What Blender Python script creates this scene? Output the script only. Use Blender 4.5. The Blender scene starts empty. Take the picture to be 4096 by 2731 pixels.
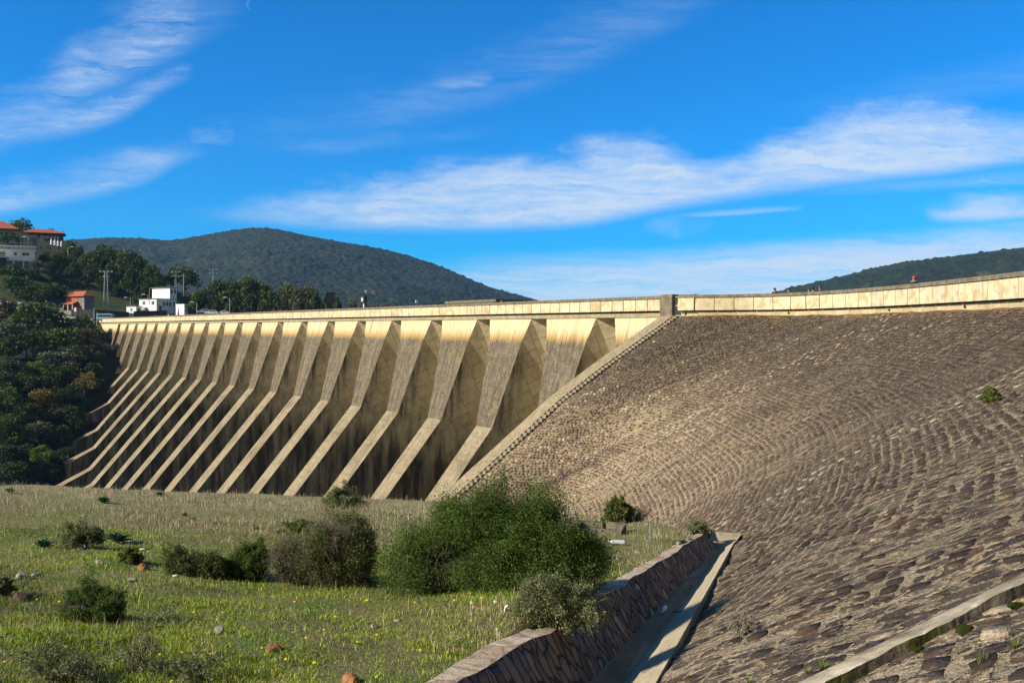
import bpy, bmesh, math, random
import numpy as np
from mathutils import Vector, Matrix
R = math.radians
scene = bpy.context.scene
C = scene.collection
rng = np.random.default_rng(7)
random.seed(7)
F, CX, CY = 3600.0, 2048.0, 1308.0          # focal length and principal point of the 4096 px photograph

# ------------------------------------------------------------------ camera
cam = bpy.data.cameras.new('camera'); camo = bpy.data.objects.new('camera', cam); C.objects.link(camo)
cam.sensor_width = 36; cam.lens = F/4096*36; cam.shift_y = (CY-1365.5)/4096
cam.clip_start = .1; cam.clip_end = 20000
camo.rotation_euler = (R(90), 0, 0); scene.camera = camo
scene.view_settings.view_transform = 'Standard'; scene.view_settings.look = 'None'
scene.view_settings.exposure = .70; scene.view_settings.gamma = 1

# ------------------------------------------------------------------ object helpers
def tag(o, label=None, cat=None, group=None, kind=None):
    if label: o['label'] = label
    if cat: o['category'] = cat
    if group: o['group'] = group
    if kind: o['kind'] = kind
    return o
def empty(name, loc=(0,0,0), rz=0, label=None, cat=None, group=None):
    o = bpy.data.objects.new(name, None); C.objects.link(o); o.empty_display_size = .2
    o.location = loc; o.rotation_euler = (0,0,rz)
    return tag(o, label, cat, group)
def link(name, me, mats=None, parent=None):
    o = bpy.data.objects.new(name, me); C.objects.link(o)
    if mats is not None:
        for m in (mats if isinstance(mats,(list,tuple)) else [mats]): me.materials.append(m)
    if parent: o.parent = parent
    return o
def copy_tree(o, parent=None):
    c = o.copy(); C.objects.link(c)
    if parent: c.parent = parent
    for ch in list(o.children): copy_tree(ch, c)
    return c
class MB:
    """collects boxes, prisms, tubes and lathes, then links them as one mesh object"""
    def __init__(s): s.v=[]; s.f=[]; s.mi=[]; s.uv=[]
    def face(s, pts, mi=0, uv=None):
        b=len(s.v); s.v += [tuple(p) for p in pts]; s.f.append(tuple(range(b,b+len(pts)))); s.mi.append(mi)
        s.uv.append(uv if uv else [(p[0],p[2]) for p in pts])
    def box(s, x0,x1,y0,y1,z0,z1, mi=0, M=None):
        P=[Vector(p) for p in ((x0,y0,z0),(x1,y0,z0),(x1,y1,z0),(x0,y1,z0),(x0,y0,z1),(x1,y0,z1),(x1,y1,z1),(x0,y1,z1))]
        if M: P=[M@p for p in P]
        for q in ((3,2,1,0),(4,5,6,7),(0,1,5,4),(1,2,6,5),(2,3,7,6),(3,0,4,7)): s.face([P[i] for i in q],mi)
        return s
    def prism(s, pts, axis, a, b, mi=0, M=None):
        """extrude a 2-D outline along an axis ('x','y','z') from a to b"""
        def mk(p,t):
            q = {'x':(t,p[0],p[1]),'y':(p[0],t,p[1]),'z':(p[0],p[1],t)}[axis]
            return M@Vector(q) if M else Vector(q)
        A=[mk(p,a) for p in pts]; B=[mk(p,b) for p in pts]; n=len(pts)
        s.face(A[::-1],mi); s.face(B,mi)
        for i in range(n): s.face([A[i],A[(i+1)%n],B[(i+1)%n],B[i]],mi)
        return s
    def tube(s, p0, p1, r0, r1=None, n=8, mi=0, cap=True):
        p0=Vector(p0); p1=Vector(p1); r1=r0 if r1 is None else r1
        d=(p1-p0).normalized(); a=d.orthogonal().normalized(); b=d.cross(a)
        A=[p0+(a*math.cos(t)+b*math.sin(t))*r0 for t in [2*math.pi*i/n for i in range(n)]]
        B=[p1+(a*math.cos(t)+b*math.sin(t))*r1 for t in [2*math.pi*i/n for i in range(n)]]
        for i in range(n): s.face([A[i],A[(i+1)%n],B[(i+1)%n],B[i]],mi)
        if cap: s.face(A[::-1],mi); s.face(B,mi)
        return s
    def lathe(s, prof, n=12, mi=0, M=None, cap=True):
        rings=[]
        for r,z in prof:
            ring=[Vector((r*math.cos(2*math.pi*i/n), r*math.sin(2*math.pi*i/n), z)) for i in range(n)]
            rings.append([M@p for p in ring] if M else ring)
        for A,B in zip(rings,rings[1:]):
            for i in range(n): s.face([A[i],A[(i+1)%n],B[(i+1)%n],B[i]],mi)
        if cap: s.face(rings[0][::-1],mi); s.face(rings[-1],mi)
        return s
    def build(s, name, mats, parent=None, weld=True, smooth=False, bevel=0):
        me=bpy.data.meshes.new(name); me.from_pydata(s.v,[],s.f)
        me.polygons.foreach_set('material_index', s.mi)
        ul=me.uv_layers.new(name='UVMap'); flat=[c for f in s.uv for p in f for c in p]; ul.data.foreach_set('uv', flat)
        if weld:
            bm=bmesh.new(); bm.from_mesh(me); bmesh.ops.remove_doubles(bm, verts=bm.verts, dist=1e-4)
            bmesh.ops.recalc_face_normals(bm, faces=bm.faces); bm.to_mesh(me); bm.free()
        if smooth: me.polygons.foreach_set('use_smooth',[True]*len(me.polygons))
        o=link(name, me, mats, parent)
        if bevel:
            b=o.modifiers.new('bevel','BEVEL'); b.width=bevel; b.segments=2; b.limit_method='ANGLE'
        return o
def np_mesh(name, V, Fq, smooth=False, col=None, uv=None, k=None):
    """bulk mesh from arrays: V (n,3), Fq (m,k)"""
    V=np.asarray(V,np.float32); Fq=np.asarray(Fq,np.int32); k=Fq.shape[1]
    me=bpy.data.meshes.new(name); me.vertices.add(len(V)); me.vertices.foreach_set('co',V.ravel())
    me.loops.add(Fq.size); me.loops.foreach_set('vertex_index',Fq.ravel())
    me.polygons.add(len(Fq)); me.polygons.foreach_set('loop_start',np.arange(0,Fq.size,k,dtype=np.int32))
    me.polygons.foreach_set('loop_total',np.full(len(Fq),k,np.int32))
    if smooth: me.polygons.foreach_set('use_smooth',np.ones(len(Fq),bool))
    me.update(calc_edges=True)
    if col is not None:
        a=me.color_attributes.new('tint','FLOAT_COLOR','POINT'); c=np.ones((len(V),4),np.float32); c[:,:3]=col; a.data.foreach_set('color',c.ravel())
    if uv is not None:
        ul=me.uv_layers.new(name='UVMap'); ul.data.foreach_set('uv',np.asarray(uv,np.float32)[Fq.ravel()].ravel())
    return me
def grid_faces(n,m):
    i=np.arange(n-1)[:,None]; j=np.arange(m-1)[None,:]; a=i*m+j
    return np.stack([a,a+m,a+m+1,a+1],-1).reshape(-1,4)

# ------------------------------------------------------------------ noise in numpy (for real surface relief)
def _hash(ix,iy,s=0):
    n=(ix.astype(np.int64)*374761393+iy.astype(np.int64)*668265263+s*1442695041)&0x7fffffff
    n=((n^(n>>13))*1274126177)&0x7fffffff
    return ((n^(n>>16))&0xffff)/65535.0
def vnoise(x,y,s=0):
    ix=np.floor(x); iy=np.floor(y); fx=x-ix; fy=y-iy; fx=fx*fx*(3-2*fx); fy=fy*fy*(3-2*fy)
    a=_hash(ix,iy,s); b=_hash(ix+1,iy,s); c=_hash(ix,iy+1,s); d=_hash(ix+1,iy+1,s)
    return a+(b-a)*fx+(c-a)*fy+(a-b-c+d)*fx*fy
def fbm(x,y,o=4,s=0):
    t=0; amp=.5; tot=0
    for k in range(o): t=t+amp*vnoise(x*2**k,y*2**k,s+k); tot+=amp; amp*=.5
    return t/tot

# ------------------------------------------------------------------ materials
class NT:
    def __init__(s, name):
        s.m=bpy.data.materials.new(name); s.m.use_nodes=True; s.t=s.m.node_tree; s.n=s.t.nodes; s.l=s.t.links
        s.b=s.n['Principled BSDF']; s.b.inputs['Roughness'].default_value=.9
        s.b.inputs['Specular IOR Level'].default_value=.2
    def N(s,t,**k):
        n=s.n.new(t)
        for a,v in k.items(): setattr(n,a,v)
        return n
    def put(s,sock,v):
        if isinstance(v,bpy.types.NodeSocket): s.l.new(v,sock)
        elif isinstance(v,(tuple,list)) and len(v)==3 and sock.type=='RGBA': sock.default_value=(*v,1)
        else: sock.default_value=v
    def math(s,op,a,b=0,c=None,clamp=False):
        n=s.N('ShaderNodeMath',operation=op,use_clamp=clamp); s.put(n.inputs[0],a); s.put(n.inputs[1],b)
        if c is not None: s.put(n.inputs[2],c)
        return n.outputs[0]
    def mix(s,f,a,b,mode='MIX'):
        n=s.N('ShaderNodeMix',data_type='RGBA',blend_type=mode); s.put(n.inputs[0],f); s.put(n.inputs[6],a); s.put(n.inputs[7],b); return n.outputs[2]
    def mr(s,v,a,b,c=0.,d=1.,smooth=False):
        n=s.N('ShaderNodeMapRange'); n.clamp=True
        if smooth: n.interpolation_type='SMOOTHSTEP'
        s.put(n.inputs[0],v)
        for i,q in enumerate((a,b,c,d)): s.put(n.inputs[1+i],q)
        return n.outputs[0]
    def uv(s): return s.N('ShaderNodeUVMap',uv_map='UVMap').outputs[0]
    def obj(s): return s.N('ShaderNodeTexCoord').outputs['Object']
    def pos(s): return s.N('ShaderNodeNewGeometry').outputs['Position']
    def rnd(s): return s.N('ShaderNodeObjectInfo').outputs['Random']
    def scale(s,v,x,y,z=1.,off=(0,0,0),rot=0.):
        n=s.N('ShaderNodeMapping'); s.put(n.inputs[0],v); n.inputs['Scale'].default_value=(x,y,z); n.inputs['Location'].default_value=off; n.inputs['Rotation'].default_value=(0,0,rot); return n.outputs[0]
    def noise(s,v,sc,det=4,rough=.55,dist=0.,col=False):
        n=s.N('ShaderNodeTexNoise'); s.put(n.inputs['Vector'],v); n.inputs['Scale'].default_value=sc; n.inputs['Detail'].default_value=det
        n.inputs['Roughness'].default_value=rough; n.inputs['Distortion'].default_value=dist
        return n.outputs['Color' if col else 'Fac']
    def vor(s,v,sc,out='Distance',rand=1.,feat='F1'):
        n=s.N('ShaderNodeTexVoronoi',feature=feat); s.put(n.inputs['Vector'],v); n.inputs['Scale'].default_value=sc; n.inputs['Randomness'].default_value=rand
        return n.outputs[out]
    def ramp(s,f,stops,interp='LINEAR'):
        n=s.N('ShaderNodeValToRGB'); s.put(n.inputs[0],f); r=n.color_ramp; r.interpolation=interp
        while len(r.elements)<len(stops): r.elements.new(.5)
        for e,(p,c) in zip(r.elements,stops): e.position=p; e.color=(*c,1)
        return n.outputs[0]
    def sep(s,v):
        n=s.N('ShaderNodeSeparateXYZ'); s.put(n.inputs[0],v); return n.outputs
    def comb(s,x,y,z=0.):
        n=s.N('ShaderNodeCombineXYZ'); s.put(n.inputs[0],x); s.put(n.inputs[1],y); s.put(n.inputs[2],z); return n.outputs[0]
    def vadd(s,a,b,op='ADD'):
        n=s.N('ShaderNodeVectorMath',operation=op); s.put(n.inputs[0],a); s.put(n.inputs[1],b); return n.outputs[0]
    def base(s,c): s.put(s.b.inputs['Base Color'],c); return s
    def rough(s,r): s.put(s.b.inputs['Roughness'],r); return s
    def bump(s,h,strength=.5,dist=.05):
        n=s.N('ShaderNodeBump'); s.put(n.inputs['Height'],h); n.inputs['Strength'].default_value=strength; n.inputs['Distance'].default_value=dist
        s.l.new(n.outputs[0],s.b.inputs['Normal']); return s
def mottled(name, col, var=.35, sc=3., rough=.85, spec=.2, bump=.0, metal=0.):
    """plain paint, plaster, stone or metal with weathering"""
    t=NT(name); f=t.noise(t.obj(),sc,5,.6); d=tuple(c*(1-var) for c in col); e=tuple(min(.9,c*(1+var*.5)) for c in col)
    t.base(t.ramp(f,[(.3,d),(.55,col),(.75,e)])); t.rough(rough); t.b.inputs['Specular IOR Level'].default_value=spec; t.b.inputs['Metallic'].default_value=metal
    if bump: t.bump(t.noise(t.obj(),sc*6,3),bump,.02)
    return t.m
def glassy(name,col=(.03,.045,.06)):
    t=NT(name); t.base(t.ramp(t.noise(t.obj(),.8,2),[(.3,col),(.7,tuple(c*1.6 for c in col))])); t.rough(.08); t.b.inputs['Specular IOR Level'].default_value=.6; return t.m

# ------------------------------------------------------------------ daylight
SUN_EL = R(31); SUN_PL = Vector((-.92,-.39,0)).normalized()
sdir = SUN_PL*math.cos(SUN_EL)+Vector((0,0,math.sin(SUN_EL)))
sl = bpy.data.lights.new('sun','SUN'); sl.energy=5.0; sl.angle=R(.53); sl.color=(1,.93,.80)
so = bpy.data.objects.new('sun',sl); C.objects.link(so); so.rotation_euler = sdir.to_track_quat('Z','Y').to_euler()
W = bpy.data.worlds.new('World'); scene.world = W; W.use_nodes=True
def build_sky():
    t=NT.__new__(NT); t.t=W.node_tree; t.n=t.t.nodes; t.l=t.t.links; t.n.clear()
    out=t.N('ShaderNodeOutputWorld'); bg=t.N('ShaderNodeBackground'); t.l.new(bg.outputs[0],out.inputs[0])
    sky=t.N('ShaderNodeTexSky',sky_type='NISHITA'); sky.sun_disc=False; sky.sun_elevation=SUN_EL
    sky.sun_rotation=math.atan2(SUN_PL.x,SUN_PL.y); sky.altitude=300; sky.air_density=1.0; sky.dust_density=.3; sky.ozone_density=2.5
    d=t.sep(t.N('ShaderNodeTexCoord').outputs['Generated'])
    blue=t.mix(1.,sky.outputs[0],t.mix(t.mr(d[1],.10,-.45,0,1,True),SKYTINT,(.95,.80,.62)),'MULTIPLY')     # unseen half behind the camera tinted warmer, added as fill for shadows
    y=t.math('MAXIMUM',d[1],.08); U=t.math('DIVIDE',d[0],y); V=t.math('DIVIDE',d[2],y)
    up=t.mr(d[1],.1,.35)                                          # cirrus is described for the northern sky
    def u_(px): return (px-CX)/F
    def v_(py): return (CY-py)/F
    def curve(pts,lo,hi):
        """piecewise curve over azimuth: pts (px, value)"""
        n=t.N('ShaderNodeFloatCurve'); t.put(n.inputs['Value'],t.mr(U,-.62,.62)); c=n.mapping.curves[0]
        n.mapping.use_clip=False
        P=[((u_(p)+.62)/1.24,(q-lo)/(hi-lo)) for p,q in pts]
        while len(c.points)<len(P): c.points.new(.5,.5)
        for k,(a,b) in zip(c.points,P): k.location=(a,b); k.handle_type='AUTO_CLAMPED'
        n.mapping.update(); return t.mr(n.outputs[0],0,1,lo,hi)
    uv=t.comb(U,V)
    warp=t.noise(t.scale(uv,4,11),2.4,6,.66,col=True)
    wv=t.sep(warp); wob=t.math('SUBTRACT',wv[1],.5)
    def fibre(rot,sx,sy,det=6,seed=0.,ro=.62):
        p=t.vadd(uv,t.scale(warp,.10,.034)); return t.math('MULTIPLY_ADD',t.noise(t.scale(p,sx,sy,1,(seed,seed,0),R(rot)),1.,det,ro),.62,t.math('MULTIPLY',t.noise(t.scale(p,sx*3.4,sy*3.6,1,(seed+4,seed,0),R(rot)),1.,4,.7),.38))
    f1=fibre(-10,7,64,8,1.3); f2=fibre(-27,5,52,8,5.1); f3=fibre(-4,3,75,6,9.7); f4=fibre(38,10,60,6,3.3)
    total=None
    def band(top,bot,dens,soft,fib,lo,hi,wobs=.03,edge=.012):
        nonlocal total
        a=curve([(p,v_(q)) for p,q in top],-.05,.4); b=curve([(p,v_(q)) for p,q in bot],-.05,.4); k=curve(dens,0,1)
        w=t.math('MULTIPLY_ADD',wob,wobs,V)
        m=t.math('MULTIPLY',t.mr(w,t.math('ADD',a,edge),t.math('SUBTRACT',a,soft),0,1,True),t.mr(V,t.math('SUBTRACT',b,edge*.5),t.math('ADD',b,soft*.45),0,1,True))
        m=t.math('MULTIPLY',m,t.mr(fib,lo,hi)); m=t.math('MULTIPLY',m,k)
        total=m if total is None else t.math('MAXIMUM',total,m)
    # great cirrus bank rising to the right
    band([(820,868),(1250,770),(1640,690),(2250,625),(2560,575),(2700,600),(2830,640),(3130,550),(3520,445),(3800,440),(4096,480),(4400,430)],
         [(820,872),(1250,905),(1640,918),(2250,905),(2700,828),(3130,765),(3520,715),(3800,690),(4096,650),(4400,630)],
         [(700,0),(850,.25),(1150,.72),(1700,.95),(2600,.97),(2800,.97),(3300,.97),(3700,.92),(4096,.7)],.030,t.math('MULTIPLY_ADD',f1,.75,t.math('MULTIPLY',f4,.3)),.28,.58,.075,.016)
    # low streaky veil over the horizon
    band([(1500,1085),(1950,1040),(2600,1010),(3400,960),(4096,890),(4500,860)],[(1500,1300),(2600,1300),(3400,1300),(4096,1290),(4500,1290)],
         [(900,0),(1700,.35),(2100,.8),(2800,.92),(3500,.95),(4096,.95)],.022,f3,.26,.54,.02)
    # upper left veils
    band([(-300,430),(0,420),(330,180),(620,-40),(900,-120)],[(-300,700),(0,590),(330,400),(640,250),(900,120)],[(-300,.5),(0,.6),(400,.75),(640,.7),(800,.25),(1000,0)],.06,f2,.33,.62,.13,.03)
    band([(-300,520),(0,470),(400,380),(680,290),(800,250)],[(-300,640),(0,580),(400,500),(680,340),(800,280)],[(-300,.4),(0,.45),(450,.6),(690,.5),(780,0)],.03,f2,.35,.58,.07,.02)
    band([(-200,800),(0,745),(260,700),(560,620),(740,590),(900,580)],[(-200,900),(0,850),(260,800),(560,730),(740,640),(900,590)],[(-200,.6),(0,.65),(200,.5),(500,.55),(700,.35),(860,0)],.028,f2,.33,.56,.07,.02)
    band([(900,520),(1400,420),(1900,250),(2500,0),(3000,-250)],[(900,620),(1400,560),(1900,430),(2500,200),(3000,-60)],[(800,0),(1300,.3),(1800,.42),(2500,.36),(3000,.15)],.07,f2,.36,.70,.11,.03)
    band([(1500,400),(1650,370),(1850,310),(1960,285),(2000,290)],[(1500,420),(1650,395),(1850,360),(1960,335),(2000,300)],[(1480,0),(1600,.25),(1900,.55),(1960,.4),(1985,0)],.02,f1,.3,.6,.04)
    band([(700,505),(780,510),(900,520),(960,530)],[(700,560),(780,600),(900,590),(960,540)],[(740,0),(800,.28),(900,.4),(950,0)],.03,f2,.40,.62,.09)
    band([(1050,560),(1300,570),(1500,545),(1800,525),(2000,505)],[(1050,600),(1300,615),(1500,590),(1800,560),(2000,530)],[(1050,0),(1200,.18),(1450,.3),(1560,.3),(1640,.12),(1850,.24),(2000,0)],.02,f1,.3,.62,.04)
    band([(1450,480),(1560,455),(1770,435),(1800,440)],[(1450,500),(1560,490),(1770,460),(1800,450)],[(1450,0),(1560,.2),(1700,.2),(1790,0)],.015,f1,.3,.6,.02)
    band([(3690,830),(3760,822),(3900,790),(4096,800),(4400,790)],[(3690,870),(3760,885),(3900,885),(4096,870),(4400,860)],[(3690,0),(3780,.7),(3900,.85),(4096,.9),(4400,.6)],.02,f1,.26,.55,.05)
    band([(2700,863),(2900,845),(3180,830),(3250,830)],[(2700,868),(2900,862),(3180,840),(3250,834)],[(2700,0),(2850,.55),(3080,.5),(3230,0)],.006,f1,.1,.4,.0,.004)
    band([(2560,870),(2640,870),(2720,880),(2860,893)],[(2560,920),(2640,930),(2720,950),(2860,905)],[(2570,0),(2620,.35),(2700,.4),(2740,.12),(2830,.15),(2870,0)],.02,f4,.3,.62,.05)
    band([(3000,470),(3400,370),(4096,240),(4400,150)],[(3000,500),(3400,460),(4096,360),(4400,300)],[(2950,0),(3400,.15),(4096,.3),(4400,.3)],.05,f3,.25,.7,.05,.02)
    band([(3100,760),(3500,735),(4096,700)],[(3100,775),(3500,765),(4096,730)],[(3000,0),(3400,.3),(4096,.45)],.012,f3,.25,.6,.02)
    total=t.math('MULTIPLY',total,up)
    # faint daytime crescent moon high in the north
    def disc(px,py,r):
        a=t.math('SUBTRACT',U,u_(px)); b=t.math('SUBTRACT',V,v_(py)); q=t.math('SQRT',t.math('ADD',t.math('MULTIPLY',a,a),t.math('MULTIPLY',b,b)))
        return t.mr(q,r/F,(r-4)/F)
    moon=t.math('MULTIPLY',disc(1004,20,22),t.math('SUBTRACT',1.,disc(1014,20,24)))
    total=t.math('MAXIMUM',total,t.math('MULTIPLY',t.math('MULTIPLY',moon,up),.12))
    col=t.mix(total,blue,CLOUDCOL)
    t.l.new(col,bg.inputs[0]); bg.inputs[1].default_value=SKYSTR
SKYTINT=(.0,.70,1.36); SKYSTR=.078; CLOUDCOL=(5.1,6.2,7.5)
build_sky()

# ------------------------------------------------------------------ terrain
PLAT=np.array([(-1.0,40),(-.57,42),(-.35,44),(-.2,45),(-.07,46),(.0144,39.5),(.084,34.2),(.153,27),(.2113,23.6),(.5,20)])
AX=np.array([.306,.952]); BX=np.array([.952,-.306]); W0=np.array([-.47,6.5])       # drainage channel: start, direction, right-hand side
def smax(a,b,k): h=np.clip(.5+.5*(a-b)/k,0,1); return b+(a-b)*h+k*h*(1-h)
def z_field(X,Y):
    return -1.5-.165*Y-.042*np.minimum(X,0)
E2=np.array([-.5753,.8179]); N2=np.array([-.8179,-.5753]); D0=np.array([5.771,88.53])   # dam: along the crest, downstream, first buttress
PITCH=10.391
FAR=np.array([(-101,240,-12.5),(-99,226,-17.5),(-97,214,-24),(-96,204,-30),(-93,193,-35),(-90,183,-40),(-80,165,-40),(-60,140,-46),
 (-110,178,-30),(-122,200,-18),(-135,225,-9),(-150,250,-2.),(-104,172,-35),(-100,150,-36),(-118,165,-26),(-130,185,-19),(-150,210,-9),(-170,235,0),(-190,250,8),
 (-129,279,.9),(-118,262,-2.0),(-137,280,1.5),(-146,276,1.5),(-158,276,2.5),(-175,275,4),
 (-137,287,5.6),(-129,292,5.6),(-120,300,4.6),(-108,304,3.2),(-126,306,4.2),(-122,309,4.4),(-116,313,5.0),(-131,302,4.6),(-112,298,3.),(-95,310,2),(-137.6,320,11),(-150,330,14.5),(-160,330,16.5),(-174,340,23),(-158.6,287,4.5),(-180,300,14),
 (-178,320,22),(-200,320,26),(-178,350,27),(-200,350,31),(-220,360,33),(-150,350,21),(-130,350,14),(-112,340,8),(-90,350,4),(-60,340,1),(-20,340,0),(-140,390,6),(-180,400,14),(-220,410,22),(-100,400,0),(-40,420,0),(-160,460,-4),(-220,470,0),
 (-240,300,30),(-260,400,24),(-220,240,18),(-240,200,10),(-200,180,0),(-180,140,-10),(-140,120,-26),(-300,300,32),(-260,150,5)],float)
def tps_fit(P):
    n=len(P); d=np.hypot(P[:,None,0]-P[None,:,0],P[:,None,1]-P[None,:,1])
    K=np.where(d>0,d*d*np.log(d+1e-9),0)+np.eye(n)*120.; A=np.zeros((n+3,n+3)); A[:n,:n]=K; A[:n,n]=1; A[:n,n+1:]=P[:,:2]; A[n,:n]=1; A[n+1:,:n]=P[:,:2].T
    return np.linalg.solve(A,np.r_[P[:,2],0,0,0])
TW=tps_fit(FAR)
def z_bank(X,Y):
    X=np.asarray(X,float); Y=np.asarray(Y,float); out=np.full(X.shape,0.)+TW[-3]+TW[-2]*X+TW[-1]*Y
    for (a,b,_),w in zip(FAR,TW):
        d2=(X-a)**2+(Y-b)**2; out=out+w*.5*d2*np.log(d2+1e-9)
    return out
def z_ground(X,Y):
    X=np.asarray(X,float); Y=np.asarray(Y,float)
    zf=z_field(X,Y); ph=X/np.maximum(Y,1.)
    ye=np.interp(ph,PLAT[:,0],PLAT[:,1]); ex=np.maximum(Y-ye,0); zf=zf-.6*ex*ex/(ex+5)
    near=np.clip((60-Y)/20,0,1)
    zf=zf+near*((fbm(X*.45,Y*.45,3,3)-.5)*.40+(fbm(X*1.9,Y*1.9,3,9)-.5)*.14)
    zf=np.maximum(zf,-46-.0*X)
    b=z_bank(X,Y)+(fbm(X*.06,Y*.06,4,21)-.5)*2.4*np.clip((Y-150)/60,0,1)
    w=np.clip((Y-105-.25*np.maximum(X+60,0))/30,0,1)*np.clip((-35-X+(Y-250)*.3)/25,0,1)
    w=w*w*(3-2*w)
    rel=(X-D0[0])*N2[0]+(Y-D0[1])*N2[1]
    z=np.where(Y>70,np.maximum(zf,-46),zf)
    z=z*(1-w)+np.maximum(b,-46)*w
    far=np.clip((-6-rel)/8,0,1)*(1-np.clip((-60-X)/30,0,1))
    z=z*(1-far)+(-4.)*far                                        # the shore behind the dam
    far2=np.clip((np.hypot(X+60,Y-300)-230)/200,0,1)
    return z*(1-far2*(Y>200))+(0.)*far2*(Y>200)
def at(px,py,Y): return Vector(((px-CX)/F*Y, Y, (CY-py)/F*Y))
def hit(px,py,zf=None,y0=3.,y1=420.):
    """walk a line of sight until it meets the ground"""
    zf=zf or z_ground; Y=np.geomspace(y0,y1,4000); X=(px-CX)/F*Y; Z=(CY-py)/F*Y; g=zf(X,Y)
    k=np.argmax(Z<=g); return Vector((X[k],Y[k],float(g[k])))
def on(px,Y): X=(px-CX)/F*Y; return Vector((X,Y,float(z_ground(np.array([X]),np.array([Y]))[0])))
W.cycles.sampling_method='MANUAL'; W.cycles.sample_map_resolution=128
# ------------------------------------------------------------------ ground sheet (sampled along and across the drainage channel)
def ground_axis(step, n, g, lim):
    v=[0.]; s=step
    while v[-1]<lim:
        v.append(v[-1]+s)
        if len(v)>n: s*=g
    return np.array(v)
t=NT('field_soil'); p=t.pos()
f=t.noise(p,.22,6,.6); f2=t.noise(p,1.6,6,.62); f3=t.noise(p,9.,4,.6)
yy0=t.sep(p)[1]; g=t.mix(t.mr(f2,.38,.62),(.10,.160,.014),(.22,.19,.065)); g=t.mix(t.mr(f,.48,.62),g,(.20,.16,.065)); g=t.mix(t.mr(yy0,20,34,0,.6),g,(.34,.28,.15)); g=t.mix(t.mr(f3,.56,.7,0,.6),g,(.055,.045,.028))
yy=t.sep(p)[1]; far=t.mr(yy,95,150)
hill=t.mix(t.mr(t.noise(p,.05,5,.6),.42,.58),(.022,.045,.009),(.055,.055,.02)); hill=t.mix(t.mr(t.noise(p,.35,5,.65),.55,.7,0,.6),hill,(.10,.085,.04)); zz_=t.sep(p)[2]; hill=t.mix(t.mr(zz_,0,-4),hill,(.018,.020,.009))
f4=t.noise(p,38.,4,.75); f5=t.noise(p,16.,4,.7)
g=t.mix(t.mr(f4,.50,.66,0,.75),g,(.34,.28,.15)); g=t.mix(t.mr(f5,.55,.70,0,.8),g,(.045,.060,.012)); g=t.mix(t.mr(f4,.44,.32,0,.8),g,(.030,.034,.012))
hf=t.noise(p,1.1,5,.7); hill=t.mix(t.mr(hf,.48,.62,0,.6),hill,(.022,.032,.010))
t.base(t.mix(far,g,hill)); t.bump(t.math('ADD',f5,t.math('MULTIPLY',f4,.6)),1.,.07); SOIL=t.m
av=np.r_[-ground_axis(.35,60,1.05,60)[:0:-1], ground_axis(.3,170,1.03,3200)]
bn=-ground_axis(.3,150,1.03,2600)[::-1]; bp=ground_axis(.5,60,1.04,1500)+.004
bv=np.r_[bn,bp]
A,B=np.meshgrid(av,bv,indexing='ij')
GX=W0[0]+A*AX[0]+B*BX[0]; GY=W0[1]+A*AX[1]+B*BX[1]
GZ=z_ground(GX,GY)
cut=(B>0)&(A<19.0); GZ=np.where(cut,np.minimum(GZ,z_field(GX,GY))-1.6-np.clip(B-1,0,8)*.9,GZ)
GZ=np.where((B>0)&(A>=19.0),GZ-np.clip((B-.0)*.9,0,6),GZ)
me=np_mesh('ground',np.stack([GX,GY,GZ],-1).reshape(-1,3),grid_faces(*GX.shape),True)
tag(link('ground',me,SOIL),kind='structure')

# ------------------------------------------------------------------ stone-pitched embankment
CR=np.array([(13.13,78.06,215.2),(15.23,75.3,215),(19.4,73.3,211),(22.4,70.2,206),(24.4,63.5,198),(25.1,56,190),(24.8,43.6,179),(23,35,170),(20,26,162),(16.5,17.5,156),(12.6,9.5,152),(8,2,148),(3,-5,146),(-3,-12,144)],float)
def cr(P,t):
    t=np.clip(np.asarray(t,float),0,len(P)-1-1e-9); i=t.astype(int); f=(t-i)[:,None]
    g=lambda k:P[np.clip(k,0,len(P)-1)]
    a,b,c,d=g(i-1),g(i),g(i+1),g(i+2)
    return .5*((2*b)+(c-a)*f+(2*a-5*b+4*c-d)*f*f+(3*b-a-3*c+d)*f**3)
DH=np.array([0,8.56,12.95,18.4,22.5,44]);HH=np.array([.95,-3.48,-5.97,-9.7,-12.44,-27])
def emb(u,d):
    u=np.asarray(u,float); d=np.asarray(d,float); q=cr(CR,u); a=np.radians(q[:,2])
    dz=np.interp(u,[8.4,8.8,9.8,10.8,13],[0,-.12,.37,.46,.42])*np.clip(d/9,0,1)
    return q[:,0]+np.cos(a)*d, q[:,1]+np.sin(a)*d, np.interp(d,DH,HH)+dz
us=np.linspace(0,13,521); ds=np.linspace(0,40,201)
UU,DD=np.meshgrid(us,ds,indexing='ij'); ex,ey,ez=[q.reshape(UU.shape) for q in emb(UU.ravel(),DD.ravel())]
arc=np.zeros_like(ex); arc[1:]=np.cumsum(np.sqrt(np.diff(ex,axis=0)**2+np.diff(ey,axis=0)**2+np.diff(ez,axis=0)**2),0); k0=np.argmin(abs(us-7.)); arc-=arc[k0]
sl_=np.zeros_like(ex); sl_[:,1:]=np.cumsum(np.sqrt(np.diff(ex,axis=1)**2+np.diff(ey,axis=1)**2+np.diff(ez,axis=1)**2),1)
rough_=(fbm(arc*.5,sl_*.5,3,5)-.5)*.16+(fbm(arc*2.1,sl_*2.6,3,6)-.5)*.07
EMB_V=np.stack([ex,ey,ez+rough_],-1)
t=NT('stone_pitching'); uv=t.uv(); uvs=t.sep(uv)
wv=t.noise(uv,.55,3,.6,col=True); w2=t.noise(uv,3.4,3,.6,col=True)
q=t.vadd(uv,t.scale(wv,.50,.30)); q=t.vadd(q,t.scale(w2,.17,.15))
br=t.N('ShaderNodeTexBrick'); br.offset=.5; br.squash=1.; t.put(br.inputs['Vector'],q)
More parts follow.
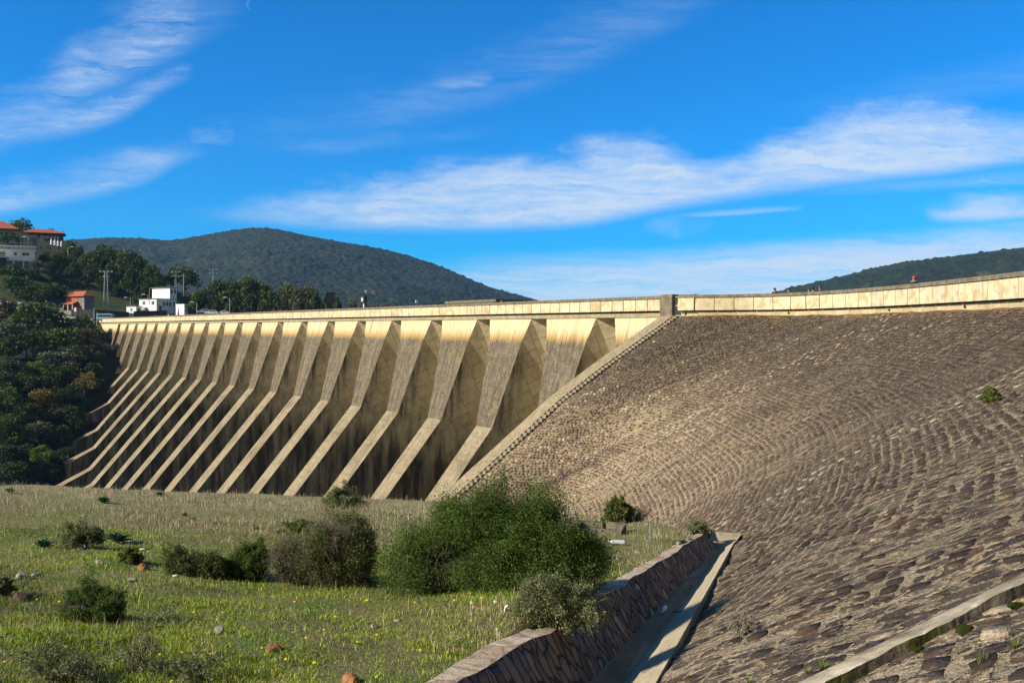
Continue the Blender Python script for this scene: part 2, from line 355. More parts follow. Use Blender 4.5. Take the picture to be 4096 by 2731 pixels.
for k,v in (('Scale',1.),('Brick Width',.32),('Row Height',.25),('Mortar Size',.055),('Mortar Smooth',1.),('Bias',0.)): br.inputs[k].default_value=v
t.put(br.inputs['Color1'],(0,0,0)); t.put(br.inputs['Color2'],(1,1,1)); t.put(br.inputs['Mortar'],(.5,.5,.5))
val_b=br.outputs['Color']; mort_b=br.outputs['Fac']
zone=t.noise(uv,.16,4,.6); brk=t.noise(uv,2.2,4,.65); chip=t.noise(uv,10.,4,.72); grain=t.noise(uv,20.,4,.75)
# streaks of wear and chips running down the slope
fall=t.noise(t.comb(t.math('MULTIPLY',uvs[0],5.5),t.math('MULTIPLY',uvs[1],.55)),1.,4,.65)
str_=t.noise(t.comb(t.math('MULTIPLY',uvs[0],.42),t.math('MULTIPLY',uvs[1],.035)),1.,5,.62)
vq=t.scale(t.vadd(q,t.scale(w2,.14,.16)),3.3,2.5); vc=t.sep(t.vor(vq,1.,'Color'))[0]; ve=t.vor(vq,1.,'Distance',feat='DISTANCE_TO_EDGE')
course=t.mr(t.math('MULTIPLY_ADD',t.noise(uv,.35,3),.5,t.math('MULTIPLY',zone,.7)),.56,.66)          # coursed in places, rubble elsewhere
val=t.mix(course,vc,val_b); mort=t.math('ADD',t.math('MULTIPLY',mort_b,course),t.math('MULTIPLY',t.mr(ve,.20,.0),t.math('SUBTRACT',1.,course)))
stone=t.ramp(val,[(0,(.068,.048,.038)),(.28,(.108,.077,.058)),(.45,(.145,.104,.074)),(.62,(.082,.060,.050)),(.74,(.170,.118,.075)),(.84,(.130,.065,.040)),(.90,(.25,.185,.11)),(.98,(.44,.35,.23))],'LINEAR')
stone=t.mix(.85,stone,t.ramp(grain,[(.3,(.55,.52,.5)),(.55,(1,1,1)),(.8,(1.5,1.42,1.3))]),'MULTIPLY')
stone=t.mix(t.mr(fall,.52,.68,0,.35),stone,(.23,.18,.11))
mcol=t.ramp(t.math('MULTIPLY_ADD',grain,.6,t.math('MULTIPLY',chip,.4)),[(.36,(.075,.055,.038)),(.47,(.29,.215,.12)),(.6,(.56,.44,.265)),(.7,(.70,.58,.39))])
jw=t.math('MULTIPLY_ADD',chip,1.5,t.math('MULTIPLY_ADD',brk,.9,t.math('MULTIPLY_ADD',fall,.7,-1.52)))       # joints wide in places, tight in others
reg=t.math('MULTIPLY',t.mr(uvs[1],8,17),t.mr(uvs[0],10,-4)); mf=t.mr(t.math('ADD',mort,t.math('MULTIPLY_ADD',t.math('MAXIMUM',reg,t.mr(uvs[0],3,16,0,.40)),.35,t.math('SUBTRACT',jw,.15))),.30,.62,0,1,True)
col=t.mix(mf,stone,mcol)
v2=t.vor(t.scale(q,3.4,1.9),1.1,'Distance'); sp2=t.math('MULTIPLY',t.mr(v2,.24,.15),t.mr(t.math('MULTIPLY_ADD',str_,-.5,t.noise(uv,1.1,3)),.22,.34)); col=t.mix(t.math('MULTIPLY',sp2,.9),col,(.54,.45,.32))
patch=t.noise(uv,.11,4,.6); v1=t.vor(t.scale(q,4.2,3.),1.,'Distance')
sp=t.math('MULTIPLY',t.mr(v1,.34,.16),t.mr(t.math('MULTIPLY_ADD',patch,1.,t.math('MULTIPLY',brk,.35)),.62,.80)); col=t.mix(t.math('MULTIPLY',sp,.6),col,(.46,.37,.25))
col=t.mix(t.mr(str_,.55,.68,0,.62),col,(.060,.046,.040))
col=t.mix(t.math('MULTIPLY',t.mr(str_,.44,.33),t.mr(brk,.38,.60,0,.75)),col,(.47,.37,.24))
run=t.noise(t.comb(t.math('MULTIPLY',uvs[0],1.15),t.math('MULTIPLY',uvs[1],.03)),1.,2,.5); col=t.mix(t.math('MULTIPLY',t.mr(run,.64,.70),t.mr(chip,.36,.56,0,.9)),col,(.52,.42,.28)); col=t.mix(t.math('MULTIPLY',t.mr(uvs[1],13.,0.,0,.42),t.mr(run,.66,.5)),col,(.07,.052,.042))
rust=t.math('MULTIPLY',t.mr(uvs[1],1.3,.1),t.mr(t.noise(uv,1.3,4),.4,.6)); col=t.mix(t.math('MULTIPLY',rust,.7),col,(.42,.235,.09))
moss=t.mr(t.noise(uv,.9,5,.72),.66,.72,0,.7); col=t.mix(moss,col,(.085,.088,.022))
g2=t.noise(uv,46.,3,.8); col=t.mix(.9,col,t.ramp(g2,[(.32,(.42,.40,.38)),(.5,(1,1,1)),(.68,(1.5,1.46,1.38))]),'MULTIPLY')
rb=t.mr(t.math('MAXIMUM',reg,t.mr(uvs[0],3,16,0,.55)),0,1,.74,1.10); col=t.mix(1.,col,t.comb(rb,rb,rb),'MULTIPLY')
t.base(col); t.rough(.95)
h=t.math('MULTIPLY_ADD',mf,-.35,t.math('MULTIPLY_ADD',chip,.55,t.math('MULTIPLY',t.noise(q,2.8,4,.6),1.0)))
h=t.math('ADD',h,t.math('MULTIPLY',val,.4)); h=t.math('ADD',h,t.math('MULTIPLY',sp2,.3)); h=t.math('MULTIPLY_ADD',grain,.3,h)
t.bump(h,1.,.14); PITCHING=t.m
me=np_mesh('embankment',EMB_V.reshape(-1,3),grid_faces(*ex.shape),True,uv=np.stack([arc,sl_],-1).reshape(-1,2))
embank=link('embankment',me,PITCHING); tag(embank,'curved rubble stone pitched embankment slope right of the concrete dam','embankment')
def facing_stones():
    """flat irregular facing stones, bedded in rough courses and standing a few centimetres proud of the mortar"""
    r=np.random.default_rng(17); nrm=np.cross(np.gradient(EMB_V,axis=0),np.gradient(EMB_V,axis=1)); nrm/=np.linalg.norm(nrm,axis=2)[...,None]; nrm*=np.sign(nrm[...,2:3])
    rows=np.arange(.35,33,.300); VV=[];TT_=[]
    ka_=np.linspace(0,2*math.pi,8,endpoint=False)
    pal=np.array([1.10,1.0,.86])*np.array([(.060,.043,.036),(.092,.066,.052),(.120,.086,.064),(.075,.056,.050),(.150,.104,.070),(.105,.056,.036),(.20,.150,.095),(.40,.32,.215)]); pw_=np.array([.19,.21,.18,.16,.11,.03,.07,.05])
    for v in rows:
        fj=np.interp(v,sl_[200],np.arange(sl_.shape[1])); j=int(min(fj,sl_.shape[1]-2)); g=fj-j
        A_=arc[:,j]*(1-g)+arc[:,j+1]*g; P=EMB_V[:,j]*(1-g)+EMB_V[:,j+1]*g; Nn=nrm[:,j]; Dn=EMB_V[:,j+1]-EMB_V[:,j]; Dn=Dn/np.linalg.norm(Dn,axis=1)[:,None]
        u=np.arange(A_[0]+.2,A_[-1]-.2,.285); u=u+r.uniform(0,.285)+r.normal(size=len(u))*.022
        pz=np.interp(u,A_,P[:,2]); py_=np.interp(u,A_,P[:,1]); keep=(r.uniform(size=len(u))<np.where(py_<4.5,.75,.90)-.5*(fbm(u*.25,0*u+v*.25,3,91)>.60))&(py_>1.5); 
        tb_=(np.interp(u,A_,P[:,0])-W0[0])*BX[0]+(py_-W0[1])*BX[1]; ta_=(np.interp(u,A_,P[:,0])-W0[0])*AX[0]+(py_-W0[1])*AX[1]
        keep&=((tb_>np.interp(ta_,[-9,0,17.5,TEN],[1.52,1.45,.98,1.0]))|(ta_>TEN+1.))&(pz>-16)
        keep&=np.interp(u,A_,us)>.35
        u=u[keep]; n=len(u)
        if not n: continue
        I=lambda Q:np.stack([np.interp(u,A_,Q[:,c]) for c in range(3)],-1)
        p=I(P); nn=I(Nn); d=I(Dn); d/=np.linalg.norm(d,axis=1)[:,None]; e=np.cross(nn,d)
        p=p+d*(r.normal(size=(n,1))*.012)
        su=.132*r.uniform(.72,1.06,n); sv=.128*r.uniform(.74,1.06,n); big=r.uniform(size=n)<.05; su=np.where(big,su*1.35,su); sv=np.where(big,sv*1.25,sv)
        a=ka_[None,:]+r.normal(size=(n,8))*.13+.0; rad=(np.abs(np.cos(a))**6+np.abs(np.sin(a))**6)**(-1/6)*r.uniform(.84,1.03,(n,8))
        nearY=np.clip((p[:,1]-2)/5,.15,1); h=((.002+.020*r.uniform(size=n)**2)*nearY)[:,None]; tx=r.normal(size=(n,1))*.014; ty=r.normal(size=(n,1))*.014
        cx_,cy_=np.cos(a)*rad*su[:,None],np.sin(a)*rad*sv[:,None]
        low=p[:,None]+e[:,None]*cx_[...,None]+d[:,None]*cy_[...,None]-nn[:,None]*.05
        top=p[:,None]+e[:,None]*(cx_*.94)[...,None]+d[:,None]*(cy_*.94)[...,None]+nn[:,None]*(h+tx*cx_/.15*.3+ty*cy_/.13*.3)[...,None]
        VV.append(np.concatenate([low,top],1)); st_=fbm(u*.55,0*u+v*.04,4,93); th=np.clip(1-v/13,0,1); w_=np.interp(np.interp(u,A_,us),[0,2,9,12],[.4,1,1,.6])
        reg=np.clip((v-8)/9,0,1)*np.clip((10-u)/14,0,1); cfac=(.70+.42*reg)[:,None]
        pale=r.uniform(size=n)<np.clip((.42-st_)*2.6,0,.55)*(.45+1.1*reg)*np.clip(.5+fbm(u*1.2,0*u+v*.8,3,95),0,1)
        cc=(pal[r.choice(8,n,p=pw_)]*.72+np.array([.115,.085,.062])*.28)*r.uniform(.85,1.15,(n,1))*(1-.34*th*w_)[:,None]*np.where(st_>.57,.70,1.)[:,None]*cfac
        cc=np.where(pale[:,None],np.array([.40,.32,.21])*r.uniform(.7,1.2,(n,1)),cc); TT_.append(np.repeat(cc[:,None],16,1))
    V=np.concatenate(VV); T=np.concatenate(TT_); n=len(V); b=np.arange(n)[:,None]*16
    side=[[k,(k+1)%8,8+(k+1)%8,8+k] for k in range(8)]; tops=[[8,9,10,11],[8,11,12,15],[12,13,14,15]]
    Fq=np.concatenate([b+np.array([q]) for q in side+tops],0)
    t=NT('facing_stone'); a_=t.N('ShaderNodeAttribute',attribute_name='tint').outputs['Color']; o=t.obj(); g1=t.noise(o,9.,4,.7); g2=t.noise(o,40.,3,.75); lich=t.noise(o,3.2,5,.7)
    c=t.mix(.9,a_,t.ramp(g1,[(.3,(.55,.53,.5)),(.52,(1,1,1)),(.75,(1.6,1.5,1.35))]),'MULTIPLY'); c=t.mix(.8,c,t.ramp(g2,[(.32,(.5,.5,.5)),(.5,(1,1,1)),(.68,(1.4,1.36,1.3))]),'MULTIPLY')
    c=t.mix(t.mr(t.math('MULTIPLY_ADD',g1,.4,t.math('MULTIPLY',lich,.6)),.54,.64,0,.85),c,(.46,.37,.245)); t.base(c); t.rough(.95); t.bump(t.math('ADD',g1,t.math('MULTIPLY',g2,.5)),.9,.05)
    fs=link('facing_stones',np_mesh('facing_stones',V.reshape(-1,3),Fq,col=T.reshape(-1,3)),t.m,embank); tag(fs,kind='stuff')
TEN=18.2
facing_stones()
def hit_emb(px,py):
    """where a line of sight meets the stone slope (nearest sample of its sheet, refined)"""
    X=EMB_V[...,0]; Y=EMB_V[...,1]; Z=EMB_V[...,2]; ok=Y>2
    P=np.where(ok,CX+F*X/np.where(ok,Y,1),1e9); Q=np.where(ok,CY-F*Z/np.where(ok,Y,1),1e9)
    e=(P-px)**2+(Q-py)**2; k=np.unravel_index(np.argmin(e),e.shape); i=min(max(k[0],1),e.shape[0]-2); j=min(max(k[1],1),e.shape[1]-2)
    J=np.array([[(P[i+1,j]-P[i-1,j])/2,(P[i,j+1]-P[i,j-1])/2],[(Q[i+1,j]-Q[i-1,j])/2,(Q[i,j+1]-Q[i,j-1])/2]])
    s=np.linalg.solve(J,np.array([px-P[i,j],py-Q[i,j]])); s=np.clip(s,-1.5,1.5)
    v=EMB_V[i,j]+s[0]*(EMB_V[i+1,j]-EMB_V[i-1,j])/2+s[1]*(EMB_V[i,j+1]-EMB_V[i,j-1])/2
    return Vector(v)

# ------------------------------------------------------------------ concrete materials of the dam
def concrete_front(name, lower):
    t=NT(name); uv=t.uv(); u,z=t.sep(uv)[0],t.sep(uv)[1]; ro=t.rnd()
    off=t.comb(t.math('MULTIPLY',ro,83.),t.math('MULTIPLY',ro,37.)); p=t.vadd(uv,off)
    st=t.noise(t.scale(p,1.9,.10),1.,5,.62); st2=t.noise(t.scale(p,5.,.2),1.,4,.6); gr=t.noise(p,2.,6,.65)
    cream=t.ramp(gr,[(.3,(.44,.345,.19)),(.5,(.545,.43,.245)),(.7,(.61,.505,.305))])
    cream=t.mix(t.mr(st,.52,.66,0,.75),cream,(.50,.31,.16)); cream=t.mix(t.mr(st2,.57,.66,0,.9),cream,(.66,.57,.40))
    cream=t.mix(t.mr(t.noise(t.scale(p,1.3,.08),1.,5,.6),.60,.68,0,.95),cream,(.135,.105,.075))
    lines=t.math('LESS_THAN',t.math('FRACT',t.math('MULTIPLY_ADD',z,.86,.32)),.035); cream=t.mix(t.math('MULTIPLY',lines,t.mr(gr,.4,.6,0,.5)),cream,(.25,.19,.11))
    grey=t.ramp(gr,[(.3,(.070,.055,.036)),(.5,(.108,.084,.055)),(.72,(.155,.122,.08))]); grey=t.mix(t.mr(st,.46,.62,0,.75),grey,(.062,.049,.033)); grey=t.mix(t.mr(st2,.54,.66,0,.6),grey,(.25,.20,.13)); grey=t.mix(t.mr(t.noise(t.scale(p,.8,.05),1.,4),.55,.66,0,.5),grey,(.20,.15,.075))
    if lower: grey=t.ramp(gr,[(.3,(.17,.13,.075)),(.5,(.24,.19,.115)),(.72,(.31,.25,.16))])
    if lower: grey=t.mix(t.mr(t.noise(p,.30,5,.65),.47,.62,0,.6),grey,(.115,.088,.052)); grey=t.mix(t.mr(t.noise(t.scale(p,.9,.16),1.,5,.65),.54,.66,0,.7),grey,(.085,.066,.042))
    pat=t.noise(p,.55,4,.6); grey=t.mix(t.mr(pat,.55,.7,0,.5),grey,(.20,.155,.05) )
    sp=t.math('MULTIPLY',t.mr(t.vor(t.scale(p,13.,8.),1.),.32,.14),t.mr(t.noise(p,1.1,4),.40,.58)); grey=t.mix(t.math('MULTIPLY',sp,.9),grey,(.52,.46,.34))
    sp3=t.math('MULTIPLY',t.mr(t.vor(t.scale(p,4.6,3.),1.),.10,.06),t.mr(t.noise(p,.7,4),.45,.6)); grey=t.mix(sp3,grey,(.60,.54,.43))
    lift=t.math('LESS_THAN',t.math('FRACT',t.math('MULTIPLY_ADD',z,.33,.1)),.018); grey=t.mix(t.math('MULTIPLY',lift,.6),grey,(.06,.05,.04))
    edge=t.math('MULTIPLY_ADD',t.math('SUBTRACT',st2,.5),1.5,z); hi=t.mr(edge,-1.62,-1.25)
    band=t.math('MULTIPLY',t.mr(edge,-1.75,-1.40),t.mr(edge,-.25,-1.25)); cream=t.mix(t.math('MULTIPLY',band,.9),cream,(.27,.165,.045))
    c=grey if lower else t.mix(hi,grey,cream)
    t.base(c); t.rough(.92); t.bump(t.math('ADD',gr,t.math('MULTIPLY',sp,.4)),.35,.06); return t.m
def concrete_side():
    t=NT('buttress_side_concrete'); uv=t.uv(); s,z=t.sep(uv)[0],t.sep(uv)[1]; ro=t.rnd()
    off=t.comb(t.math('MULTIPLY',ro,61.),t.math('MULTIPLY',ro,29.)); p=t.vadd(uv,off)
    # lifts were poured square to the inclined upstream face
    a=t.math('ADD',t.math('MULTIPLY',s,-.447),t.math('MULTIPLY',z,-.894)); b=t.math('ADD',t.math('MULTIPLY',s,.894),t.math('MULTIPLY',z,-.447))
    br=t.N('ShaderNodeTexBrick'); br.offset=.43; t.put(br.inputs['Vector'],t.comb(a,t.math('ADD',b,.385+1.58-2.2)))
    for k,v in (('Scale',1.),('Brick Width',1.55),('Row Height',2.2),('Mortar Size',.018),('Mortar Smooth',.3),('Bias',0.)): br.inputs[k].default_value=v
    t.put(br.inputs['Color1'],(0,0,0)); t.put(br.inputs['Color2'],(1,1,1)); t.put(br.inputs['Mortar'],(.5,.5,.5))
    gr=t.noise(p,1.6,6,.65); st=t.noise(t.scale(p,1.3,.16),1.,5,.65)
    c=t.ramp(gr,[(.3,(.41,.335,.205)),(.5,(.51,.425,.27)),(.7,(.59,.50,.335))]); c=t.mix(.25,c,br.outputs['Color'],'SOFT_LIGHT')
    c=t.mix(t.mr(st,.56,.7,0,.5),c,(.27,.195,.10))
    line=t.math('MULTIPLY',br.outputs['Fac'],t.mr(z,-13.,-10.)); c=t.mix(line,c,(.07,.055,.035))
    # tie holes
    # damp black staining: under the downstream edge; below the kink the bays' shade is painted in too
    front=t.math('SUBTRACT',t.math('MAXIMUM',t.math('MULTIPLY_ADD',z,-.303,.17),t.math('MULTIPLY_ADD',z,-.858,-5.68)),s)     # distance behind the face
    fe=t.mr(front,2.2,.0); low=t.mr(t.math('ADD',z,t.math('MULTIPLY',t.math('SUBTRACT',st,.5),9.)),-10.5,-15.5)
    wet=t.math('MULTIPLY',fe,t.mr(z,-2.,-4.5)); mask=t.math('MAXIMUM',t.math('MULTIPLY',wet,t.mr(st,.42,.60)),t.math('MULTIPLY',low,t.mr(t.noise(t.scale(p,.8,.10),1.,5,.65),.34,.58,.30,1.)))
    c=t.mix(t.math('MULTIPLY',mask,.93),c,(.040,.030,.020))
    rows=t.math('LESS_THAN',t.math('FRACT',t.math('MULTIPLY',z,.62)),.02); c=t.mix(t.math('MULTIPLY',t.math('MULTIPLY',rows,low),.6),c,(.16,.12,.075))
    t.base(c); t.rough(.95); t.bump(t.math('SUBTRACT',gr,t.math('MULTIPLY',line,.8)),.4,.05); return t.m
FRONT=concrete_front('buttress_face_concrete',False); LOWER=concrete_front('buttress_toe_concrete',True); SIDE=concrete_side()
def panel_mat(name,c0,c1,c2,stain):
    t=NT(name); uv=t.uv(); ro=t.rnd(); off=t.comb(t.math('MULTIPLY',ro,91.),t.math('MULTIPLY',ro,57.)); p=t.vadd(uv,off)
    gr=t.noise(p,1.4,6,.6); c=t.ramp(gr,[(.32,c0),(.5,c1),(.7,c2)])
    pt=t.noise(p,1.0,5,.55,.8); c=t.mix(t.mr(pt,.53,.58,0,stain),c,(.44,.32,.155)); c=t.mix(t.mr(t.noise(p,1.1,6,.6,1.),.63,.68,0,.8),c,(.33,.30,.25))
    st=t.noise(t.scale(p,5.,.35),1.,4,.6); c=t.mix(t.mr(st,.60,.70,0,.6),c,(.23,.19,.13))
    c=t.mix(t.mr(t.noise(p,8.,4,.6),.68,.74,0,.8),c,(.16,.13,.09)); b=t.mr(ro,0,1,.86,1.06); c=t.mix(1.,c,t.comb(b,b,b),'MULTIPLY')
    t.base(c); t.rough(.9); t.bump(gr,.25,.03); return t.m
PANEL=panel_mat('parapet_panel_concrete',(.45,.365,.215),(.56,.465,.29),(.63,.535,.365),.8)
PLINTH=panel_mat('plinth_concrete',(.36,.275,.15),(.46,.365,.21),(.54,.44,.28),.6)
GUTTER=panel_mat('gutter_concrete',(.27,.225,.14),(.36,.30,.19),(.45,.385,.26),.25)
def lichen(name,c0,c1,c2,spk=.5):
    t=NT(name); p=t.obj(); gr=t.noise(p,2.4,6,.68); c=t.ramp(gr,[(.32,c0),(.5,c1),(.7,c2)])
    s=t.math('MULTIPLY',t.mr(t.vor(p,7.),.25,.12),t.mr(t.noise(p,1.6,4),.45,.62)); c=t.mix(t.math('MULTIPLY',s,spk),c,(.55,.50,.40))
    c=t.mix(t.mr(t.noise(p,5.,5,.7),.60,.70,0,.6),c,tuple(x*.45 for x in c0)); t.base(c); t.rough(.95); t.bump(gr,.5,.05); return t.m
COPING=lichen('coping_concrete',(.085,.070,.045),(.15,.125,.082),(.24,.20,.135)); PILLAR=lichen('pillar_concrete',(.085,.070,.045),(.14,.115,.075),(.24,.20,.135))
KERBM=lichen('stair_wall_concrete',(.17,.13,.075),(.255,.20,.12),(.34,.27,.165),1.); DARK=mottled('joint_shadow_concrete',(.06,.05,.038),.3)
GALV=mottled('galvanised_steel',(.42,.43,.44),.2,8,.45,.5,metal=.6)

# ------------------------------------------------------------------ the buttress dam (frame of its own: x along the crest to the right, y upstream)
DAM_RZ=math.atan2(-E2[1],-E2[0])
dam=empty('buttress_dam',(D0[0],D0[1],0),DAM_RZ,'long concrete buttress dam with sloping ribs and pale panelled parapet','dam')
ZT,ZM,ZK,ZB=.862,-1.457,-10.542,-58.
SM,SK=.611,3.371; HT,HM,HK=3.886,3.059,1.513; AG=1.1655; TT=1.31; MU=.5
def tfront(s,z): return s+TT+MU*(ZT-z)
TMt,TKt=tfront(SM,ZM),tfront(SK,ZK)
def s_of(t,z): return t-TT-MU*(ZT-z)
def buttress():
    m=MB(); 
    def P(sg,h,s,z): return (sg*h,-s,z)
    for sg in (-1,1):
        def fc(q):
            q=[(h,s,z) for h,s,z in q]; uvq=[(s,z) for h,s,z in q]; pts=[P(sg,h,s,z) for h,s,z in q]
            if sg>0: pts=pts[::-1]; uvq=uvq[::-1]
            m.face(pts,2,uvq)
        H0=PITCH/2
        fc([(H0,s_of(0,ZT),ZT),(HT,0,ZT),(HT,s_of(TT,ZB),ZB),(H0,s_of(0,ZB),ZB)])
        fc([(HT,0,ZT),(HM,SM,ZM),(HM,s_of(TMt,ZB),ZB),(HT,s_of(TT,ZB),ZB)])
        fc([(HM,SM,ZM),(HK,SK,ZK),(HK,s_of(TKt,ZB),ZB),(HM,s_of(TMt,ZB),ZB)])
        sg_=SK+(ZK-ZB)/AG
        fc([(HK,SK,ZK),(HK,sg_,ZB),(HK,s_of(TKt,ZB),ZB)])
    def strip(h0,s0,z0,h1,s1,z1,mi,n):
        for i in range(n):
            for j in range(6):
                q=[]
                for (a,b) in ((i,j),(i,j+1),(i+1,j+1),(i+1,j)):
                    f=a/n; h=h0+(h1-h0)*f; s=s0+(s1-s0)*f; z=z0+(z1-z0)*f; x=-h+2*h*b/6; q.append(((x,-s,z),(x,z if mi==0 else -s*1.5)))
                q=q[::-1]; m.face([a for a,_ in q],mi,[b for _,b in q])
    strip(HT,0,ZT,HM,SM,ZM,0,4); strip(HM,SM,ZM,HK,SK,ZK,0,8); strip(HK,SK,ZK,HK,SK+(ZK-ZB)/AG,ZB,1,12)
    H0=PITCH/2; m.face([(-H0,TT,ZT),(-HT,0,ZT),(HT,0,ZT),(H0,TT,ZT)],2)
    return m
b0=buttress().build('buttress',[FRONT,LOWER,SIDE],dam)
for k in range(1,21):
    c=b0.copy(); C.objects.link(c); c.parent=dam; c.location=(-k*PITCH,0,0)
c=b0.copy(); C.objects.link(c); c.parent=dam; c.location=(PITCH,0,0)
XL=-231.5; XR=12.9
# solid abutment block beyond the last rib: a plain sloping face
m=MB(); x0,x1=-232,-19.62*PITCH-.0
for (s0,z0,s1,z1) in ((0,ZT,SM,ZM),(SM,ZM,SK,ZK),(SK,ZK,SK+3,ZK-7)):
    n=12
    for i in range(n):
        xa=x0+(x1-x0)*i/n; xb=x0+(x1-x0)*(i+1)/n
        m.face([(xa,-s1-.12,z1),(xb,-s1-.12,z1),(xb,-s0-.12,z0),(xa,-s0-.12,z0)],0,[(xa,z1),(xb,z1),(xb,z0),(xa,z0)])
m.face([(x1,-.12,ZT),(x1,-SM-.12,ZM),(x1,-SK-.12,ZK),(x1,-SK-3.12,ZK-7),(x1,6,ZK-7),(x1,6,ZT)],0)
m.build('abutment_block',[FRONT],dam)
# gutter beam under the parapet
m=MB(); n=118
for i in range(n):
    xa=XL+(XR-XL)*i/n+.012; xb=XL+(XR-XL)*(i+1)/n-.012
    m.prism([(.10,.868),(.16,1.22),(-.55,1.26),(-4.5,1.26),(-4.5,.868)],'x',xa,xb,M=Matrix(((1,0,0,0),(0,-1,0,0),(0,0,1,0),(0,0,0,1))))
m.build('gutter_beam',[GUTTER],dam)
MIR=Matrix(((1,0,0,0),(0,-1,0,0),(0,0,1,0),(0,0,0,1)))
MB().box(XL,XR,-.02,4.4,1.262,1.42).build('crest_road_slab',[DARK],dam)
MB().box(XL,XR,-.12,-.0,1.43,2.44).build('parapet_core',[DARK],dam)
MB().box(XL,XR,4.2,4.4,1.43,2.5).build('upstream_parapet',[PANEL],dam)
PW=1.56
def panel_box(m,x0,x1,y0=-.42,y1=-.121,z0=1.42,z1=2.40):
    m.prism([(-y1,z0+.03),(-y0,z0),(-y0,z1),(-y1,z1)],'x',x0,x1,M=MIR)
    return m
np_=int((XR-XL)/PW); rest=MB()
pan=None
for k in range(np_):
    x1=XR-.12-k*PW; x0=x1-PW+ (.05 if k%7==0 else .028)
    if k<100:
        if pan is None: pan=panel_box(MB(),-PW+.03,0).build('parapet_panel',[PANEL],dam,bevel=.02); o=pan
        else: o=pan.copy(); C.objects.link(o); o.parent=dam
        o.location=(x1,0,0)
        if k%7==0: o.scale=(.978,1,1)
    else: panel_box(rest,x0,x1)
tag(rest.build('parapet_panel',[PANEL],dam),kind='stuff')
m=MB(); n=34
for i in range(n):
    xa=XL+(XR-XL)*i/n; xb=XL+(XR-XL)*(i+1)/n-.03
    m.prism([(.50,2.44),(.50,2.66),(.44,2.70),(-.10,2.70),(-.16,2.66),(-.16,2.44)],'x',xa,xb,M=MIR)
m.build('coping',[COPING],dam)
MB().prism([(.62,.3),(.62,2.62),(.50,2.79),(-.55,2.79),(-.62,2.7),(-.62,.3)],'x',12.95,14.42,M=MIR).build('end_pillar',[PILLAR],dam,bevel=.06)
def dam_pt(x,y,z): return Vector((D0[0]-E2[0]*x-N2[0]*y, D0[1]-E2[1]*x-N2[1]*y, z))

# steel gate between the pillar and the embankment wall
gate=empty('gate',dam_pt(14.45,-.25,.95),DAM_RZ+R(12),'steel bar gate with white notice between dam pillar and embankment wall','gate')
m=MB(); 
for x in (0,.92): m.tube((x,0,0),(x,0,1.62),.025)
for z in (.02,.86,1.62): m.tube((0,0,z),(.92,0,z),.022)
m.build('gate_frame',GALV,gate)
m=MB()
for i in range(1,10): m.tube((i*.092,0,.02),(i*.092,0,1.6),.010,n=6)
m.build('bars',GALV,gate)
MB().box(.27,.86,-.03,-.016,.55,.78).box(.27,.86,-.03,-.016,.90,1.05).build('notice_plate',mottled('white_enamel',(.72,.70,.66),.1),gate)

# ------------------------------------------------------------------ stairs beside the last buttress
def stair_z(d): return np.interp(d,DH,HH)
st=empty('stone_stairway',dam_pt(14.5,0,0),DAM_RZ,'long narrow stairway with sloping concrete side wall against the dam','stairway')
def sidewall():
    m=MB(); dd=np.r_[np.linspace(.2,26,53)]
    L=-1.45; Rr=-.02
    for a,b in zip(dd,dd[1:]):
        za,zb=float(stair_z(a))+.30,float(stair_z(b))+.30
        m.face([(L,-b,zb),(Rr,-b,zb),(Rr,-a,za),(L,-a,za)]); m.face([(L,-b,zb),(L,-a,za),(L,-a,za-6),(L,-b,zb-6)]); m.face([(Rr,-a,za),(Rr,-b,zb),(Rr,-b,zb-1.2),(Rr,-a,za-1.2)])
    a=.2; za=float(stair_z(a))+.3; m.face([(L,-a,za),(Rr,-a,za),(Rr,-a,za-4),(L,-a,za-4)])
    return m
sidewall().build('side_wall',KERBM,st)
m=MB(); nst=66; STW=.42
for i in range(nst):
    a=.25+i*24./nst; b=a+24./nst; z=float(stair_z(a))+.10
    m.box(0,STW,-b,-a+.02,z-.9,z)
m.build('steps',mottled('step_stone',(.24,.20,.14),.5,4,.95,.1,.5),st)

# footings where the far ribs reach the bank
def rib_px(k,s,z):
    q=D0+E2*(k*PITCH)+N2*s; return CX+F*q[0]/q[1], CY-F*z/q[1]
for k,yk,ye in ((15,1718,1770),(14,1789,1850),(13,1873,1962),(12,1937,1995),(16,1610,1660)):
    for dd in np.linspace(0,70,1400):
        if rib_px(k,SK+dd,ZK-dd*AG)[1]>=yk: break
    sk,zk=SK+dd,ZK-dd*AG; sl2=.50; L=0
    while rib_px(k,sk+L,zk-L*sl2)[1]<ye and L<16: L+=.2
    m=MB(); w0_,w1_=HK,HK*1.15
    m.face([(-w0_,-sk,zk),(-w1_,-sk-L,zk-L*sl2),(w1_,-sk-L,zk-L*sl2),(w0_,-sk,zk)],0,[(0,-sk*1.5),(0,-(sk+L)*1.5),(3,-(sk+L)*1.5),(3,-sk*1.5)])
    for sg in (-1,1): m.face([(sg*w0_,-sk,zk),(sg*w1_,-sk-L,zk-L*sl2),(sg*w1_,-sk-L,zk-14),(sg*w0_,-sk,zk-14)],1,[(sk,zk),(sk+L,zk-L*sl2),(sk+L,zk-14),(sk,zk-14)])
    m.face([(-w1_,-sk-L,zk-L*sl2),(w1_,-sk-L,zk-L*sl2),(w1_,-sk-L,zk-14),(-w1_,-sk-L,zk-14)],1)
    o=m.build('footing',[LOWER,SIDE],dam); o.location=(-k*PITCH,0,0)
